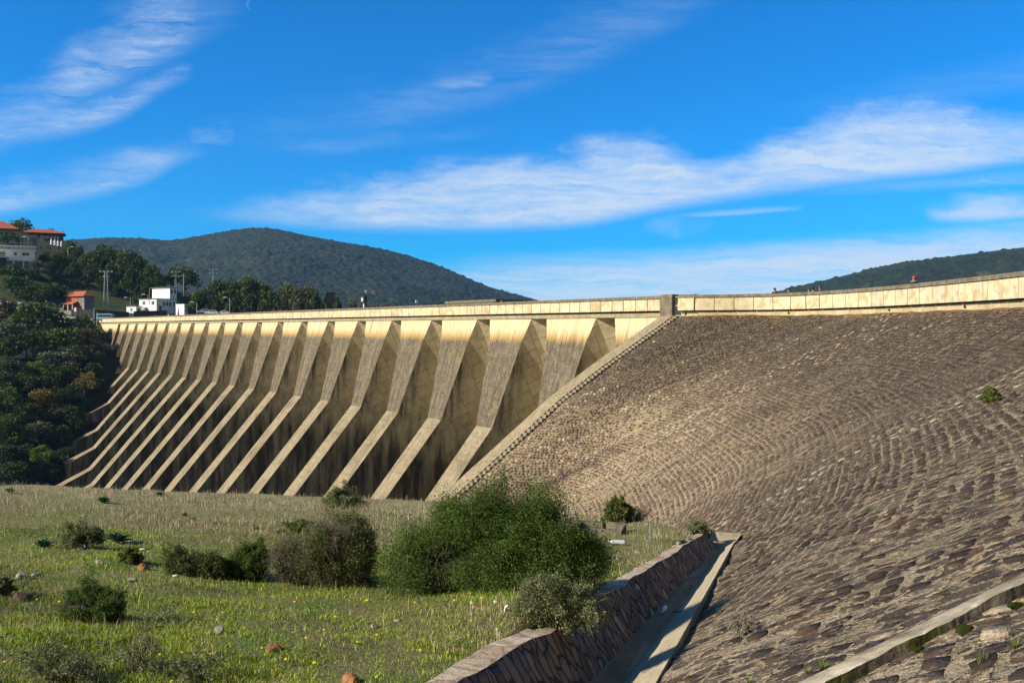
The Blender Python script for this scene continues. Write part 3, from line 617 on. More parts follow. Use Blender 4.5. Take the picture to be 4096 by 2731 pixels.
# ------------------------------------------------------------------ parapet wall along the embankment crest
uu=np.linspace(.66,12.6,1400); wx,wy,_=emb(uu,np.zeros_like(uu)); wa=np.radians(cr(CR,uu)[:,2])
wl=np.r_[0,np.cumsum(np.hypot(np.diff(wx),np.diff(wy)))]; WLEN=wl[-1]
def wall_pt(l,d,z):
    x=np.interp(l,wl,wx); y=np.interp(l,wl,wy); a=np.interp(l,wl,wa); return Vector((x+math.cos(a)*d,y+math.sin(a)*d,z))
pw=empty('parapet_wall',wall_pt(0,0,.95),0,'cream panelled parapet wall with grey coping curving along the embankment crest','wall')
def wall_local(l,d,z): return wall_pt(l,d,z)-pw.location
def wall_sweep(m,prof,l0,l1,step,mi=0):
    n=max(1,int(math.ceil((l1-l0)/step)))
    L=[l0+(l1-l0)*i/n for i in range(n+1)]
    rings=[[wall_local(l,d,z) for d,z in prof] for l in L]; k=len(prof); c=0; cum=[0]
    for i in range(k): cum.append(cum[-1]+math.dist(prof[i],prof[(i+1)%k]))
    for (A,la),(B,lb) in zip(zip(rings,L),zip(rings[1:],L[1:])):
        for i in range(k):
            m.face([A[i],B[i],B[(i+1)%k],A[(i+1)%k]],mi,[(la-l0,prof[i][1]),(lb-l0,prof[i][1]),(lb-l0,prof[(i+1)%k][1]),(la-l0,prof[(i+1)%k][1])])
    m.face(rings[0],mi,[(d,z) for d,z in prof]); m.face(rings[-1][::-1],mi,[(d,z) for d,z in prof][::-1]); return m
l=0.; 
while l<WLEN-1.7:
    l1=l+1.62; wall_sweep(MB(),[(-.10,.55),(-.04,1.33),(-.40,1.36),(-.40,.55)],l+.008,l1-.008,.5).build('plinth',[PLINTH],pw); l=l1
nP=l/1.62
wall_sweep(MB(),[(-.045,1.29),(-.02,1.40),(-.02,2.44),(-.16,2.44),(-.16,1.29)],0,l,.6).build('parapet_core',[DARK],pw)
k=0; l=0.
while l<WLEN-1.7:
    g=.05 if k%8==7 else .024; first=(k==0)
    wall_sweep(MB(),[(-.019,1.42),(.24,1.39),(.24,2.40),(-.019,2.40)] if not first else [(-.019,1.42),(.34,1.39),(.34,2.43),(-.019,2.43)],l+g,l+1.62-g,.5).build('parapet_panel',[PANEL],pw,bevel=.02); l+=1.62; k+=1
l=0.; k=0
while l<WLEN-3:
    L1=min(l+(1.62 if k==0 else 4.86),WLEN-1.7); dz=.06 if k==0 else 0
    wall_sweep(MB(),[(-.24,2.445),(.30,2.445),(.30,2.64+dz),(.24,2.69+dz),(-.18,2.69+dz),(-.24,2.64+dz)],l+.012,L1-.012,.5).build('coping',[COPING],pw); l=L1; k+=1
PIPE=mottled('drain_pipe_dark',(.02,.018,.015),.3)
for l in (.55,9.3,21.4,31,40):
    p=wall_local(l,-.30,1.13); q=wall_local(l,.012,1.13); MB().tube(p,q,.075,n=14).build('drain_outlet',[PIPE],pw)
# crest road behind it
cm=MB(); L=np.linspace(-1.5,WLEN,80)
for a,b in zip(L,L[1:]):
    P=[wall_pt(max(a,0),d,1.30) for d in (-.2,-6)]; Q=[wall_pt(b,d,1.30) for d in (-.2,-6)]; cm.face([P[0],Q[0],Q[1],P[1]])
tag(cm.build('crest_road',mottled('crest_asphalt',(.06,.058,.055),.2)),kind='structure')

# ------------------------------------------------------------------ drainage channel along the toe
def ch(t,b,dep):
    """point beside the channel: t along, b to the right, dep below the bank top"""
    x=W0[0]+AX[0]*t+BX[0]*b; y=W0[1]+AX[1]*t+BX[1]*b; yw=W0[1]+AX[1]*t; xw=W0[0]+AX[0]*t
    return Vector((x,y,-1.5-.165*yw-.042*min(xw,0)-dep))
TE=18.2
cw=lambda t:(np.interp(t,[-9,0,17.5,TE],[.5,.47,.34,.10]),np.interp(t,[-9,0,17.5,TE],[.56,.54,.34,.24]))
ca=lambda t:(np.interp(t,[-9,0,17.5,TE],[1.32,1.25,.80,.85]),np.interp(t,[-9,0,17.5,TE],[.28,.30,.17,.12]))
chan=empty('drainage_channel',ch(0,.3,.5),0,'stone walled drainage channel with concrete apron at the embankment toe','drainage channel')
co=chan.location
t_=NT('channel_wall_stone'); uv=t_.uv(); q=t_.vadd(uv,t_.scale(t_.noise(uv,2.,4,.6,col=True),.10,.06))
v=t_.vor(t_.scale(q,6.5,3.2),1.,'Color'); vd=t_.vor(t_.scale(q,6.5,3.2),1.,'Distance',feat='DISTANCE_TO_EDGE')
c=t_.ramp(t_.sep(v)[0],[(0,(.12,.085,.065)),(.4,(.24,.175,.13)),(.7,(.17,.125,.10)),(.9,(.38,.28,.20)),(1,(.52,.41,.30))]); c=t_.mix(t_.mr(vd,.09,.03),c,(.045,.036,.03)); c=t_.mix(t_.mr(t_.noise(uv,7.,4,.7),.55,.7,0,.6),c,(.05,.04,.035))
t_.base(c); t_.bump(t_.math('ADD',t_.mr(vd,0,.2),t_.math('MULTIPLY',t_.noise(uv,14.,4),.4)),.8,.05); CHW=t_.m
t_=NT('channel_cap_stone'); uv=t_.obj(); v=t_.vor(t_.scale(uv,1.6,1.6),1.4,'Color'); vd=t_.vor(t_.scale(uv,1.6,1.6),1.4,'Distance',feat='DISTANCE_TO_EDGE'); c=t_.ramp(t_.sep(v)[1],[(0,(.30,.20,.12)),(.4,(.42,.31,.20)),(.8,(.50,.40,.28)),(1,(.36,.27,.19))])
c=t_.mix(t_.mr(t_.noise(uv,6.,6,.7),.48,.66,0,.8),c,(.20,.15,.09)); c=t_.mix(t_.mr(vd,.05,.01,0,.6),c,(.12,.09,.06)); t_.base(c); t_.bump(t_.noise(uv,9.,5,.7),.8,.04); CHC=t_.m
def concrete_apron(name,c0,c1):
    t=NT(name); uv=t.uv(); gr=t.noise(uv,3.,6,.65); c=t.ramp(gr,[(.3,c0),(.7,c1)]); st=t.noise(t.scale(uv,.5,6.),1.,5,.6)
    c=t.mix(t.mr(st,.5,.64,0,.7),c,(.30,.235,.15)); c=t.mix(t.mr(t.noise(t.scale(uv,.45,3.,1,(3,3,0)),1.,4,.6),.62,.68,0,.35),c,(.50,.30,.28)); c=t.mix(t.mr(t.noise(uv,11.,3),.66,.72,0,.5),c,(.14,.12,.09))
    t.base(c); t.bump(gr,.4,.03); return t.m
TS=np.linspace(-9,TE,110)
wob=lambda t,s:float((fbm(np.array([t*1.3]),np.array([s*3.1]),3,40)[0]-.5))
cap=MB(); wal=MB(); bed=MB(); apr=MB()
for a,b in zip(TS,TS[1:]):
    def cp(t,bb,d): return ch(t,bb,d)-co
    fo=lambda t:np.interp(t,[-9,10,TE],[.17,.13,.04])+wob(t,1)*.14
    wid=lambda t:.20+wob(t,2)*.22
    A=[cp(a,-.2-wob(a,2)*.1,.25),cp(a,-.10-wob(a,2)*.15,-.02+wob(a,5)*.05),cp(a,fo(a),-.03+wob(a,3)*.08)]; Bq=[cp(b,-.2-wob(b,2)*.1,.25),cp(b,-.10-wob(b,2)*.15,-.02+wob(b,5)*.05),cp(b,fo(b),-.03+wob(b,3)*.08)]
    for i in range(2): cap.face([A[i],Bq[i],Bq[i+1],A[i+1]])
    w0,d0=cw(a); w1,d1=cw(b); n=8
    for j in range(n):
        f,g=j/n,(j+1)/n
        pp=lambda t,w,d,f:cp(t,fo(t)*(1-f)+w*f+ (wob(t*3,8+f*9)*.05 if 0<f<1 else 0),(-.03+wob(t,3)*.08)*(1-f)+d*f)
        wal.face([pp(a,w0,d0,f),pp(b,w1,d1,f),pp(b,w1,d1,g),pp(a,w0,d0,g)],0,[(a,f*.7),(b,f*.7),(b,g*.7),(a,g*.7)])
    m0,m1=w0+(ca(a)[0]-w0)*.42,w1+(ca(b)[0]-w1)*.42
    bed.face([cp(a,w0-.02,d0-.004),cp(b,w1-.02,d1-.004),cp(b,m1,d1+.02),cp(a,m0,d0+.02)],0,[(a,0),(b,0),(b,.3),(a,.3)])
    e0,z0=ca(a); e1,z1=ca(b)
    apr.face([cp(a,m0,d0+.02),cp(b,m1,d1+.02),cp(b,e1,z1),cp(a,e0,z0)],0,[(a,.3),(b,.3),(b,1.1),(a,1.1)])
    apr.face([cp(a,e0,z0),cp(b,e1,z1),cp(b,e1+.03,z1+.5),cp(a,e0+.03,z0+.5)],0,[(a,1.1),(b,1.1),(b,1.4),(a,1.4)])
# rounded far end of the basin
end=MB(); 
a0=[ch(TE,cw(TE)[0],cw(TE)[1])-co, ch(TE,ca(TE)[0],ca(TE)[1])-co, ch(TE+.9,.9,.02)-co, ch(TE+.9,.1,.02)-co]
apr.face(a0,0,[(TE,.3),(TE,1.1),(TE+1,1.1),(TE+1,.3)])
wal.face([ch(TE,0,-.03)-co,ch(TE+.9,.1,-.05)-co,ch(TE+.9,.1,.3)-co,ch(TE,cw(TE)[0],cw(TE)[1])-co],0,[(TE,0),(TE+1,0),(TE+1,.5),(TE,.5)])
cap.build('wall_cap',CHC,chan); wal.build('stone_wall',CHW,chan); bed.build('channel_bed',concrete_apron('silty_bed',(.16,.105,.05),(.25,.175,.09)),chan); apr.build('apron',concrete_apron('apron_concrete',(.30,.24,.145),(.42,.35,.225)),chan)

# ------------------------------------------------------------------ concrete kerb climbing the slope at lower right
ka=hit_emb(3300,2722); kb=hit_emb(4096,2330); dk=(kb-ka).normalized(); ka=ka-dk*1.5; kb=kb+dk*6
kerb=empty('concrete_kerb',ka,0,'long raised concrete kerb with mossy shaded edge climbing the slope','kerb')
m=MB(); n=420; side=Vector((0,0,1)).cross(dk).normalized()
def down_normal(p): return Vector((0,0,1))
def emb_z(x,y):
    k=np.unravel_index(np.argmin((EMB_V[...,0]-x)**2+(EMB_V[...,1]-y)**2),EMB_V.shape[:2]); return EMB_V[k][2]
pts=[ka.lerp(kb,i/n) for i in range(n+1)]
if side.dot(-ka)<0: side=-side                            # towards the downhill, camera side
KWD,KHT=.23,.09
zs=np.array([emb_z(p.x,p.y) for p in pts]); pz=np.poly1d(np.polyfit(np.arange(n+1),zs,3))
zl=np.array([emb_z(p.x+side.x*KWD,p.y+side.y*KWD) for p in pts]); pzl=np.poly1d(np.polyfit(np.arange(n+1),zl,3))
for i in range(n):
    def ring(i):
        p=pts[i]; w=wob(i*.05,50)*.07+wob(i*.3,51)*.015; q=p+side*(KWD+w)
        top=pz(i)+KHT
        return [Vector((p.x,p.y,pz(i)-.05)),Vector((p.x,p.y,top)),Vector((q.x,q.y,pzl(i)+KHT+wob(i*.06,52)*.05)),Vector((q.x+side.x*.05,q.y+side.y*.05,pzl(i)-.12))]
    A=[v-ka for v in ring(i)]; B=[v-ka for v in ring(i+1)]
    for j in range(3): m.face([A[j],B[j],B[j+1],A[j+1]],1 if j==2 else 0,[(i*.03,j*.2),(i*.03+.03,j*.2),(i*.03+.03,j*.2+.2),(i*.03,j*.2+.2)])
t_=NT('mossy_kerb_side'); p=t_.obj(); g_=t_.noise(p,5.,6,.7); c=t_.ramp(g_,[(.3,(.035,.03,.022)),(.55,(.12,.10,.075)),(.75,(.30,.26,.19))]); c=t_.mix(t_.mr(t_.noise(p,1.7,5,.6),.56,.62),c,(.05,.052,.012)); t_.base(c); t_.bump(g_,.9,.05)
m.build('kerb_body',[lichen('kerb_concrete',(.10,.08,.052),(.27,.22,.145),(.50,.43,.31),.9),t_.m],kerb)
# ------------------------------------------------------------------ plants
def leaf_mat(name, cols, trans=.25, rough=.7):
    t=NT(name); a=t.N('ShaderNodeAttribute',attribute_name='tint').outputs['Color']
    n=t.noise(t.obj(),1.2,3); c=t.ramp(n,[(.3,cols[0]),(.55,cols[1]),(.75,cols[2])]); c=t.mix(1.,c,a,'MULTIPLY')
    t.base(c); t.rough(rough); t.b.inputs['Specular IOR Level'].default_value=.15
    if trans:
        tr=t.N('ShaderNodeBsdfTranslucent'); t.put(tr.inputs[0],c); mx=t.N('ShaderNodeMixShader'); mx.inputs[0].default_value=trans
        t.l.new(t.b.outputs[0],mx.inputs[1]); t.l.new(tr.outputs[0],mx.inputs[2]); t.l.new(mx.outputs[0],t.n['Material Output'].inputs[0])
    return t.m
def rot_basis(n, r):
    """random orthonormal frames (n,3) u, v with v biased as given"""
    u=r.normal(size=(n,3)); u/=np.linalg.norm(u,axis=1)[:,None]; w=r.normal(size=(n,3)); v=np.cross(u,w); v/=np.linalg.norm(v,axis=1)[:,None]+1e-9; return u,v
def leaves(P, size, r, asp=.5, tint=None, jit=.35):
    """diamond leaves at points P"""
    n=len(P); u,v=rot_basis(n,r); s=size*(1+jit*r.normal(size=n))[:,None]
    V=np.stack([P-u*s*.5,P+v*s*.5*asp,P+u*s*.5,P-v*s*.5*asp],1).reshape(-1,3)
    T=(np.ones((n,3)) if tint is None else tint); T=np.repeat(T*(1+.22*r.normal(size=(n,1))).clip(.4,1.7),4,0)
    return V,np.arange(n*4).reshape(-1,4),T
def tubes(S, k=3):
    """many thin tapering twigs, S rows p0(3) p1(3) r0 r1"""
    S=np.asarray(S,float); p0,p1=S[:,:3],S[:,3:6]; d=p1-p0; d/=np.linalg.norm(d,axis=1)[:,None]+1e-9
    a=np.cross(d,np.where(abs(d[:,2:3])>.9,[[1,0,0]],[[0,0,1]])); a/=np.linalg.norm(a,axis=1)[:,None]+1e-9; b=np.cross(d,a)
    rings=[]
    for P,rr in ((p0,S[:,6]),(p1,S[:,7])):
        for i in range(k):
            t=2*math.pi*i/k; rings.append(P+(a*math.cos(t)+b*math.sin(t))*rr[:,None])
    V=np.stack(rings,1).reshape(-1,3); n=len(S); base=np.arange(n)[:,None]*2*k
    Fc=np.concatenate([base+np.array([[i,(i+1)%k,k+(i+1)%k,k+i]]) for i in range(k)],0)
    return V,Fc
def twigs(r, W, H, n, lean=.0, kink=.12, side=2, r0=.006, base=.25, steps=6, up=.6, domes=None):
    """curving stems from the root to points in a dome, each with side shoots"""
    S=[]; tips=[]
    for i in range(n):
        th=r.uniform(0,2*math.pi); ph=math.acos(r.uniform(0,1)**up); R_=r.uniform(.5,1.0)**.7*(1.0 if r.uniform()<.85 else r.uniform(1.05,1.28)); dm=domes[i%len(domes)] if domes else (0,0,1,1)
        tgt=np.array([math.cos(th)*math.sin(ph)*W*.5,math.sin(th)*math.sin(ph)*W*.5,math.cos(ph)*H])*R_*np.array([dm[2],dm[2],dm[3]])+np.array([dm[0]*W,dm[1]*W,0]); tgt[2]=max(tgt[2],H*.06); tgt[0]+=lean*tgt[2]
        p=np.array([math.cos(th)*W*base*.5*r.uniform(0,1)+dm[0]*W*.75,math.sin(th)*W*base*.5*r.uniform(0,1)+dm[1]*W*.75,-.02]); q0=p.copy()
        for k in range(1,steps+1):
            f=k/steps; q=q0+(tgt-q0)*f+np.array([0,0,H*.18*math.sin(f*math.pi)])+r.normal(size=3)*kink*H*.25*(k<steps)
            ra,rb=r0*(1-(k-1)/steps*.75),r0*(1-k/steps*.75); S.append([*p,*q,ra,rb])
            for _ in range(side):
                d=(q-p)/(np.linalg.norm(q-p)+1e-9)+r.normal(size=3)*.8; d/=np.linalg.norm(d); L=H*r.uniform(.05,.16); e=p+(q-p)*r.uniform()
                S.append([*e,*(e+d*L),rb*.7,rb*.25]); tips.append(e+d*L); tips.append(e+d*L*.55)
                for _ in range(2):
                    d2=d+r.normal(size=3)*.7; d2/=np.linalg.norm(d2); e2=e+d*L*r.uniform(.3,.9); S.append([*e2,*(e2+d2*L*.45),rb*.4,rb*.15]); tips.append(e2+d2*L*.45)
            p=q; tips.append(q)
    return S,np.array(tips)
BARK=mottled('twig_bark',(.105,.082,.058),.4,6); GREYTWIG=mottled('dry_grey_twig',(.27,.23,.175),.35,6); PURPLETWIG=mottled('purplish_dry_twig',(.16,.128,.092),.4,6); THORN=mottled('pale_green_thorn',(.15,.16,.075),.3,6)
LEAF_GREEN=leaf_mat('fresh_green_leaf',[(.045,.078,.011),(.075,.118,.018),(.13,.17,.04)],.25)
LEAF_OLIVE=leaf_mat('olive_leaf',[(.10,.115,.045),(.155,.165,.07),(.22,.22,.11)],.2)
LEAF_DULL=leaf_mat('dull_green_leaf',[(.075,.095,.022),(.115,.135,.034),(.17,.18,.055)],.25)
def shrub(name, loc, W, H, seed, label, n=60, per=14, leaf=.03, mat=LEAF_GREEN, tmat=BARK, side=3, r0=.006, group=None, lean=0., cat='shrub', spread=.05, up=.6, ry=0, domes=None, spikes=0):
    r=np.random.default_rng(seed); o=empty(name,loc,ry,label,cat,group)
    S,tips=twigs(r,W,H,n,lean,side=side,r0=r0,up=up,domes=domes); 
    if spikes:
        S2,_=twigs(r,W*1.14,H*1.12,spikes,lean,side=3,r0=r0*.8,up=up,domes=domes); V,Fc=tubes(S2); link('bare_twigs',np_mesh('bare_twigs',V,Fc),THORN if mat is not LEAF_DULL or tmat is THORN else GREYTWIG,o)
    V,Fc=tubes(S); link('stems',np_mesh('stems',V,Fc),tmat,o)
    if per:
        P=np.repeat(tips,per,0); P=P+r.normal(size=P.shape)*spread*max(W,H)*.5; P=P[P[:,2]>.01]
        clump=(.55*vnoise(P[:,0]*5/W+7,(P[:,1]+P[:,2])*5/W,seed)+.45*vnoise(P[:,0]*12/W+3,P[:,1]*6/W+P[:,2]*12/W,seed+1)); keep=r.uniform(size=len(P))<np.clip(2.6*clump-.62,.03,1); P=P[keep]
        V,Fc,T=leaves(P,leaf,r,.55,np.repeat((.75+.5*clump[keep])[:,None],3,1)); link('foliage',np_mesh('foliage',V,Fc,col=T),mat,o)
    return o
# grass: real blades, thick near the camera, dry stalks on the brow
def grass():
    r=np.random.default_rng(11); N=1150000
    ph=r.uniform(-.95,.34,N); inv=r.uniform(1/50.,1/3.4,N); Y=1/inv; X=ph*Y
    tb=(X-W0[0])*BX[0]+(Y-W0[1])*BX[1]; ta=(X-W0[0])*AX[0]+(Y-W0[1])*AX[1]
    ye=np.interp(ph,PLAT[:,0],PLAT[:,1]); ok=(Y<ye+2.5)&((tb<-.16)|(ta>TE+.2))
    dens=fbm(X*.9,Y*.9,4,31); dry=fbm(X*.35,Y*.35,4,33)*.85+.42*np.clip((Y-16)/16,0,1)+.14*np.clip((1.2+tb)/1.0,0,1)*(tb<0)
    bare=fbm(X*.55,Y*.55,4,35)
    ok&=(r.uniform(size=N)<np.clip(.6+2.4*(dens-.48),.22,1))&((bare<.60)|(r.uniform(size=N)<.35))
    X,Y,dry,dens=X[ok],Y[ok],dry[ok],dens[ok]; n=len(X); Z=z_ground(X,Y)
    isdry=r.uniform(size=n)<np.clip((dry-.38-.10*np.clip((14-Y)/8,0,1))*2.6,.12,.93); tall=isdry&(r.uniform(size=n)<np.clip(.06+.014*(Y-7),.05,.30))
    h=np.where(isdry,r.uniform(.03,.085,n),r.uniform(.02,.055,n))*np.where(tall,2.0,1)*(.75+.7*dens)*(1+.6*np.clip((Y-18)/20,0,1))
    w=(.0026+.00036*Y)*np.where(isdry,.7,1.15); th=r.uniform(0,2*math.pi,n); le=np.where(tall,.3,.75)*r.uniform(.2,1.2,n)
    dx,dy=np.cos(th),np.sin(th); a2=r.uniform(0,2*math.pi,n); sx,sy=np.cos(a2)*w*.5,np.sin(a2)*w*.5
    b=np.stack([X,Y,Z-.01],-1); m=b+np.stack([dx*h*le*.35,dy*h*le*.35,h*.62],-1); t=b+np.stack([dx*h*le,dy*h*le,h*np.clip(1.05-le*.35,.5,1)],-1); s=np.stack([sx,sy,0*sx],-1)
    V=np.stack([b-s,b+s,m+s*.8,m-s*.8,t+s*.15,t-s*.15],1).reshape(-1,3); i=np.arange(n)[:,None]*6
    Fc=np.concatenate([i+np.array([[0,1,2,3]]),i+np.array([[3,2,4,5]])],0)
    gp=np.clip((fbm(X*.28,Y*.28,3,37)-.46)*8,0,1)[:,None]; g=(np.array([.12,.165,.02])*(1-gp)+np.array([.25,.35,.024])*gp)*(.40+1.05*r.uniform(size=(n,1)))*np.where(r.uniform(size=(n,1))<.3,[[1.35,1.05,1.1]],[[1,1,1]])
    d=np.array([.60,.50,.29])*(.35+.85*r.uniform(size=(n,1))); brown=np.array([.14,.095,.055])*(.6+.8*r.uniform(size=(n,1)))
    d=np.where(r.uniform(size=(n,1))<.34,brown,d)
    col=np.where(isdry[:,None],d,g); T=np.repeat(col,6,0)
    t_=NT('grass_blade'); a=t_.N('ShaderNodeAttribute',attribute_name='tint').outputs['Color']; t_.base(a); t_.rough(.75)
    tr=t_.N('ShaderNodeBsdfTranslucent'); t_.put(tr.inputs[0],a); mx=t_.N('ShaderNodeMixShader'); mx.inputs[0].default_value=.28
    t_.l.new(t_.b.outputs[0],mx.inputs[1]); t_.l.new(tr.outputs[0],mx.inputs[2]); t_.l.new(mx.outputs[0],t_.n['Material Output'].inputs[0])
    tag(link('field_grass',np_mesh('field_grass',V,Fc,col=T),t_.m),'mixed green grass and dry straw stalks covering the sloping field','grass',kind='stuff')
grass()
def sz(px,p): return px/F*p.y                     # metres for a size read off the photograph at that distance
def bush(name,px,py,w,h,seed,label,**k):
    p=hit(px,py); p.z-=.02; return shrub(name,p,sz(w,p),sz(h,p),seed,label,**k)
bush('thorny_shrub',2000,2345,960,440,1,'largest dense bright green thorny shrub at the middle of the field beside the channel',n=380,per=17,leaf=.020,tmat=THORN,side=5,r0=.006,spread=.045,spikes=45,domes=[(.12,.0,.55,.92),(-.1,.05,.5,.84),(.2,-.03,.5,.72),(-.3,-.05,.40,.56),(.33,.05,.34,.52),(-.02,0,.3,.98),(-.2,.05,.25,.8),(0,-.12,.5,.55),(.14,.05,.4,.95)])
bush('thorny_shrub',2205,2490,430,215,2,'pale olive thorny shrub hanging over the channel wall in front of the largest shrub',n=110,per=3,leaf=.018,mat=LEAF_OLIVE,tmat=THORN,side=6,r0=.006,lean=.3,spikes=60,domes=[(0,0,.8,.8),(.25,0,.6,.7),(-.2,0,.6,1.)])
bush('dry_shrub',1275,2335,410,330,3,'tall purplish twiggy half dry shrub left of the largest green shrub',n=200,per=3,leaf=.018,mat=LEAF_DULL,tmat=PURPLETWIG,side=9,r0=.006,spikes=70,domes=[(.22,0,.50,1.),(.0,0,.55,.8),(-.28,0,.42,.60),(.36,0,.3,.55),(.1,0,.4,.95)])
bush('leafy_shrub',1430,2330,170,300,4,'dull green upright shrub at right side of the purplish twiggy shrub',n=80,per=5,leaf=.02,mat=LEAF_DULL,side=5,r0=.005,spikes=30)
bush('low_shrub',770,2300,250,140,5,'low wide green shrub with dark hollow beneath it left of the purplish shrub',n=110,per=6,leaf=.018,mat=LEAF_DULL,side=5,r0=.004,spikes=30,domes=[(0,0,.8,.8),(-.25,0,.5,1.),(.3,0,.5,.7)])
bush('low_shrub',990,2310,200,165,6,'rounded low green shrub touching the left side of purplish shrub',n=110,per=10,leaf=.018,mat=LEAF_GREEN,side=5,r0=.004,spikes=30,domes=[(0,0,.8,.8),(.2,0,.5,1.),(-.3,0,.5,.6)])
bush('low_shrub',1375,2030,190,85,7,'small grey green shrub on the brow of the field in front of the dam ribs',n=80,per=12,leaf=.04,mat=LEAF_OLIVE,side=3,r0=.006)
bush('dry_shrub',320,2190,200,110,8,'small brownish dry shrub on the upper left of the field near the rosette plants',n=110,per=4,leaf=.022,mat=LEAF_OLIVE,tmat=GREYTWIG,side=4,r0=.003)
bush('leafy_shrub',375,2490,270,215,9,'compact green shrub in the left foreground of the field',n=120,per=7,leaf=.013,mat=LEAF_GREEN,tmat=GREYTWIG,side=5,r0=.003,spikes=40,domes=[(0,0,.8,.75),(-.15,0,.5,1.),(.28,0,.5,.7),(-.3,0,.4,.6)])
bush('low_shrub',520,2250,110,65,10,'tiny dull green shrub right below the biggest rosette plant',n=50,per=8,leaf=.02,mat=LEAF_DULL,side=3,r0=.003)
bush('dry_shrub',5,2385,110,90,12,'brown dry shrub cut by the left edge of the photo',n=60,per=4,leaf=.02,mat=LEAF_OLIVE,tmat=PURPLETWIG,side=4,r0=.003)
bush('low_shrub',1190,2135,190,60,13,'flat green clump behind the purplish shrub on the upper field',n=60,per=10,leaf=.028,mat=LEAF_DULL,side=3,r0=.004)
bush('leafy_shrub',2470,2085,125,95,14,'dark green shrub behind the concrete tank at foot of the stone slope',n=110,per=12,leaf=.045,mat=LEAF_DULL,tmat=PURPLETWIG,side=4,r0=.008)
bush('bare_shrub',2545,2085,130,85,15,'leafless brown shrub leaning right beside the concrete tank',n=34,per=0,tmat=PURPLETWIG,side=4,r0=.010,lean=.5,up=.9)
bush('dry_shrub',2795,2140,95,70,16,'purplish dry shrub at the far end of the channel wall',n=80,per=3,leaf=.03,mat=LEAF_OLIVE,tmat=PURPLETWIG,side=4,r0=.006)
# thorny sprays in the left foreground
for k,(px,py,w,h,lab) in enumerate([(560,2690,330,480,'tall pale thorny branch spray rising in the left foreground'),(250,2725,430,230,'low tangle of pale thorny twigs at lower left corner of the field'),(760,2720,330,140,'flat pale thorny twigs lying right of the tall thorny spray')]):
    bush('thorn_branch',px,py,w,h,30+k,lab,n=(16,42,22)[k],per=2,leaf=.016,mat=LEAF_OLIVE,tmat=THORN,side=4,r0=.0055,lean=(.35,.05,.3)[k],up=(1.6,.8,.6)[k],cat='thorn branch')
# shrubs on the stone slope
def slope_bush(name,px,py,w,h,seed,label,**k):
    p=hit_emb(px,py); return shrub(name,p,sz(w,p),sz(h,p),seed,label,**k)
slope_bush('bare_shrub',2965,2535,130,140,50,'bare grey dead shrub growing from the stone slope near the channel',n=30,per=0,tmat=GREYTWIG,side=3,r0=.009,up=1.2)
slope_bush('leafy_shrub',3965,1612,66,56,51,'single dark green shrub high on the stone slope at right',n=70,per=10,leaf=.06,mat=LEAF_DULL,side=3,r0=.012)
TUFT=leaf_mat('tuft_leaf',[(.09,.13,.025),(.15,.17,.05),(.22,.20,.09)],.25)
def tuft_mesh(seed,n=46):
    r=np.random.default_rng(seed); th=r.uniform(0,2*math.pi,n); R0=r.uniform(0,.35,n); h=r.uniform(.5,1,n); le=r.uniform(.2,.9,n)
    b=np.stack([np.cos(th)*R0,np.sin(th)*R0,0*h-.05],-1); t=b+np.stack([np.cos(th)*le*h,np.sin(th)*le*h,h],-1); s=np.stack([-np.sin(th),np.cos(th),0*th],-1)*.04
    V=np.stack([b-s,b+s,t+s*.2,t-s*.2],1).reshape(-1,3); return np_mesh('tuft',V,np.arange(n*4).reshape(-1,4),col=np.repeat(.6+.7*r.uniform(size=(n,1)),4,0)*np.ones((1,3)))
tm=[tuft_mesh(60+i) for i in range(3)]
for m_ in tm: m_.materials.append(TUFT)
tl=[(2955,2155,40),(3515,1925,22),(3300,2260,22),(3000,2735,40),(3285,2680,52),(3230,2690,34),(3860,1995,30),(3700,1920,24),(4060,2590,60),(3490,2040,26),(2990,1900,16),(3130,1640,14),(3080,1436,14),(3380,1580,13),(3560,1490,12),(2840,2050,14),(2400,1500,12),(2560,1410,12),(2640,1340,13),(2700,1300,12),(2210,1690,14),(3280,2665,40),(3410,2175,26),(2930,2065,14),(3780,2380,40),(3925,2650,70)]
for k,(px,py,s) in enumerate(tl):
    p=hit_emb(px,py); o=link('grass_tuft',tm[k%3],None); o.location=p; q=sz(s,p)*.8; o.scale=(q,q,q); o.rotation_euler=(0,0,k*1.7); tag(o,'small green grass tuft growing from joints of the stone slope','grass tuft','grass tufts on the stone slope')
# rosettes with broad dark leaves
ROS=leaf_mat('squill_leaf',[(.025,.060,.028),(.035,.085,.036),(.05,.11,.045)],.1,.4)
def rosette(px,py,w,h,seed,label):
    p=hit(px,py); r=np.random.default_rng(seed); o=empty('rosette_plant',p,0,label,'plant'); Wd=sz(w,p)*.5; Hh=sz(h,p); n=20
    for k in range(n):
        f=k/n; th=k*2.4; el=.35+.95*f; L=Wd*1.25*(1-.25*f) if w>h else Hh*1.0; wd=L*.20; V=[];Tt=[]
        for i in range(6):
            g=i/5; rad=L*g*math.cos(el*(1-.35*g)); z=Hh*.05+L*g*math.sin(el)-L*.18*g*g; ww=wd*(math.sin(math.pi*(.18+.80*g))**.8)*(1 if g<.98 else .05)
            c=np.array([math.cos(th)*rad,math.sin(th)*rad,z]); s=np.array([-math.sin(th),math.cos(th),.0]); n_=np.array([-math.cos(th)*math.sin(el),-math.sin(th)*math.sin(el),math.cos(el)])
            V+= [c-s*ww+n_*ww*.35,c-n_*ww*.1,c+s*ww+n_*ww*.35]
        Fq=[]
        for i in range(5):
            for j in range(2): a=i*3+j; Fq.append([a,a+1,a+4,a+3])
        link('leaf',np_mesh('leaf',np.array(V),np.array(Fq),True,col=np.full((18,3),.8+.4*r.uniform())),ROS,o)
rosette(472,2172,104,74,1,'biggest dark green rosette plant with broad leaves on the left of the field')
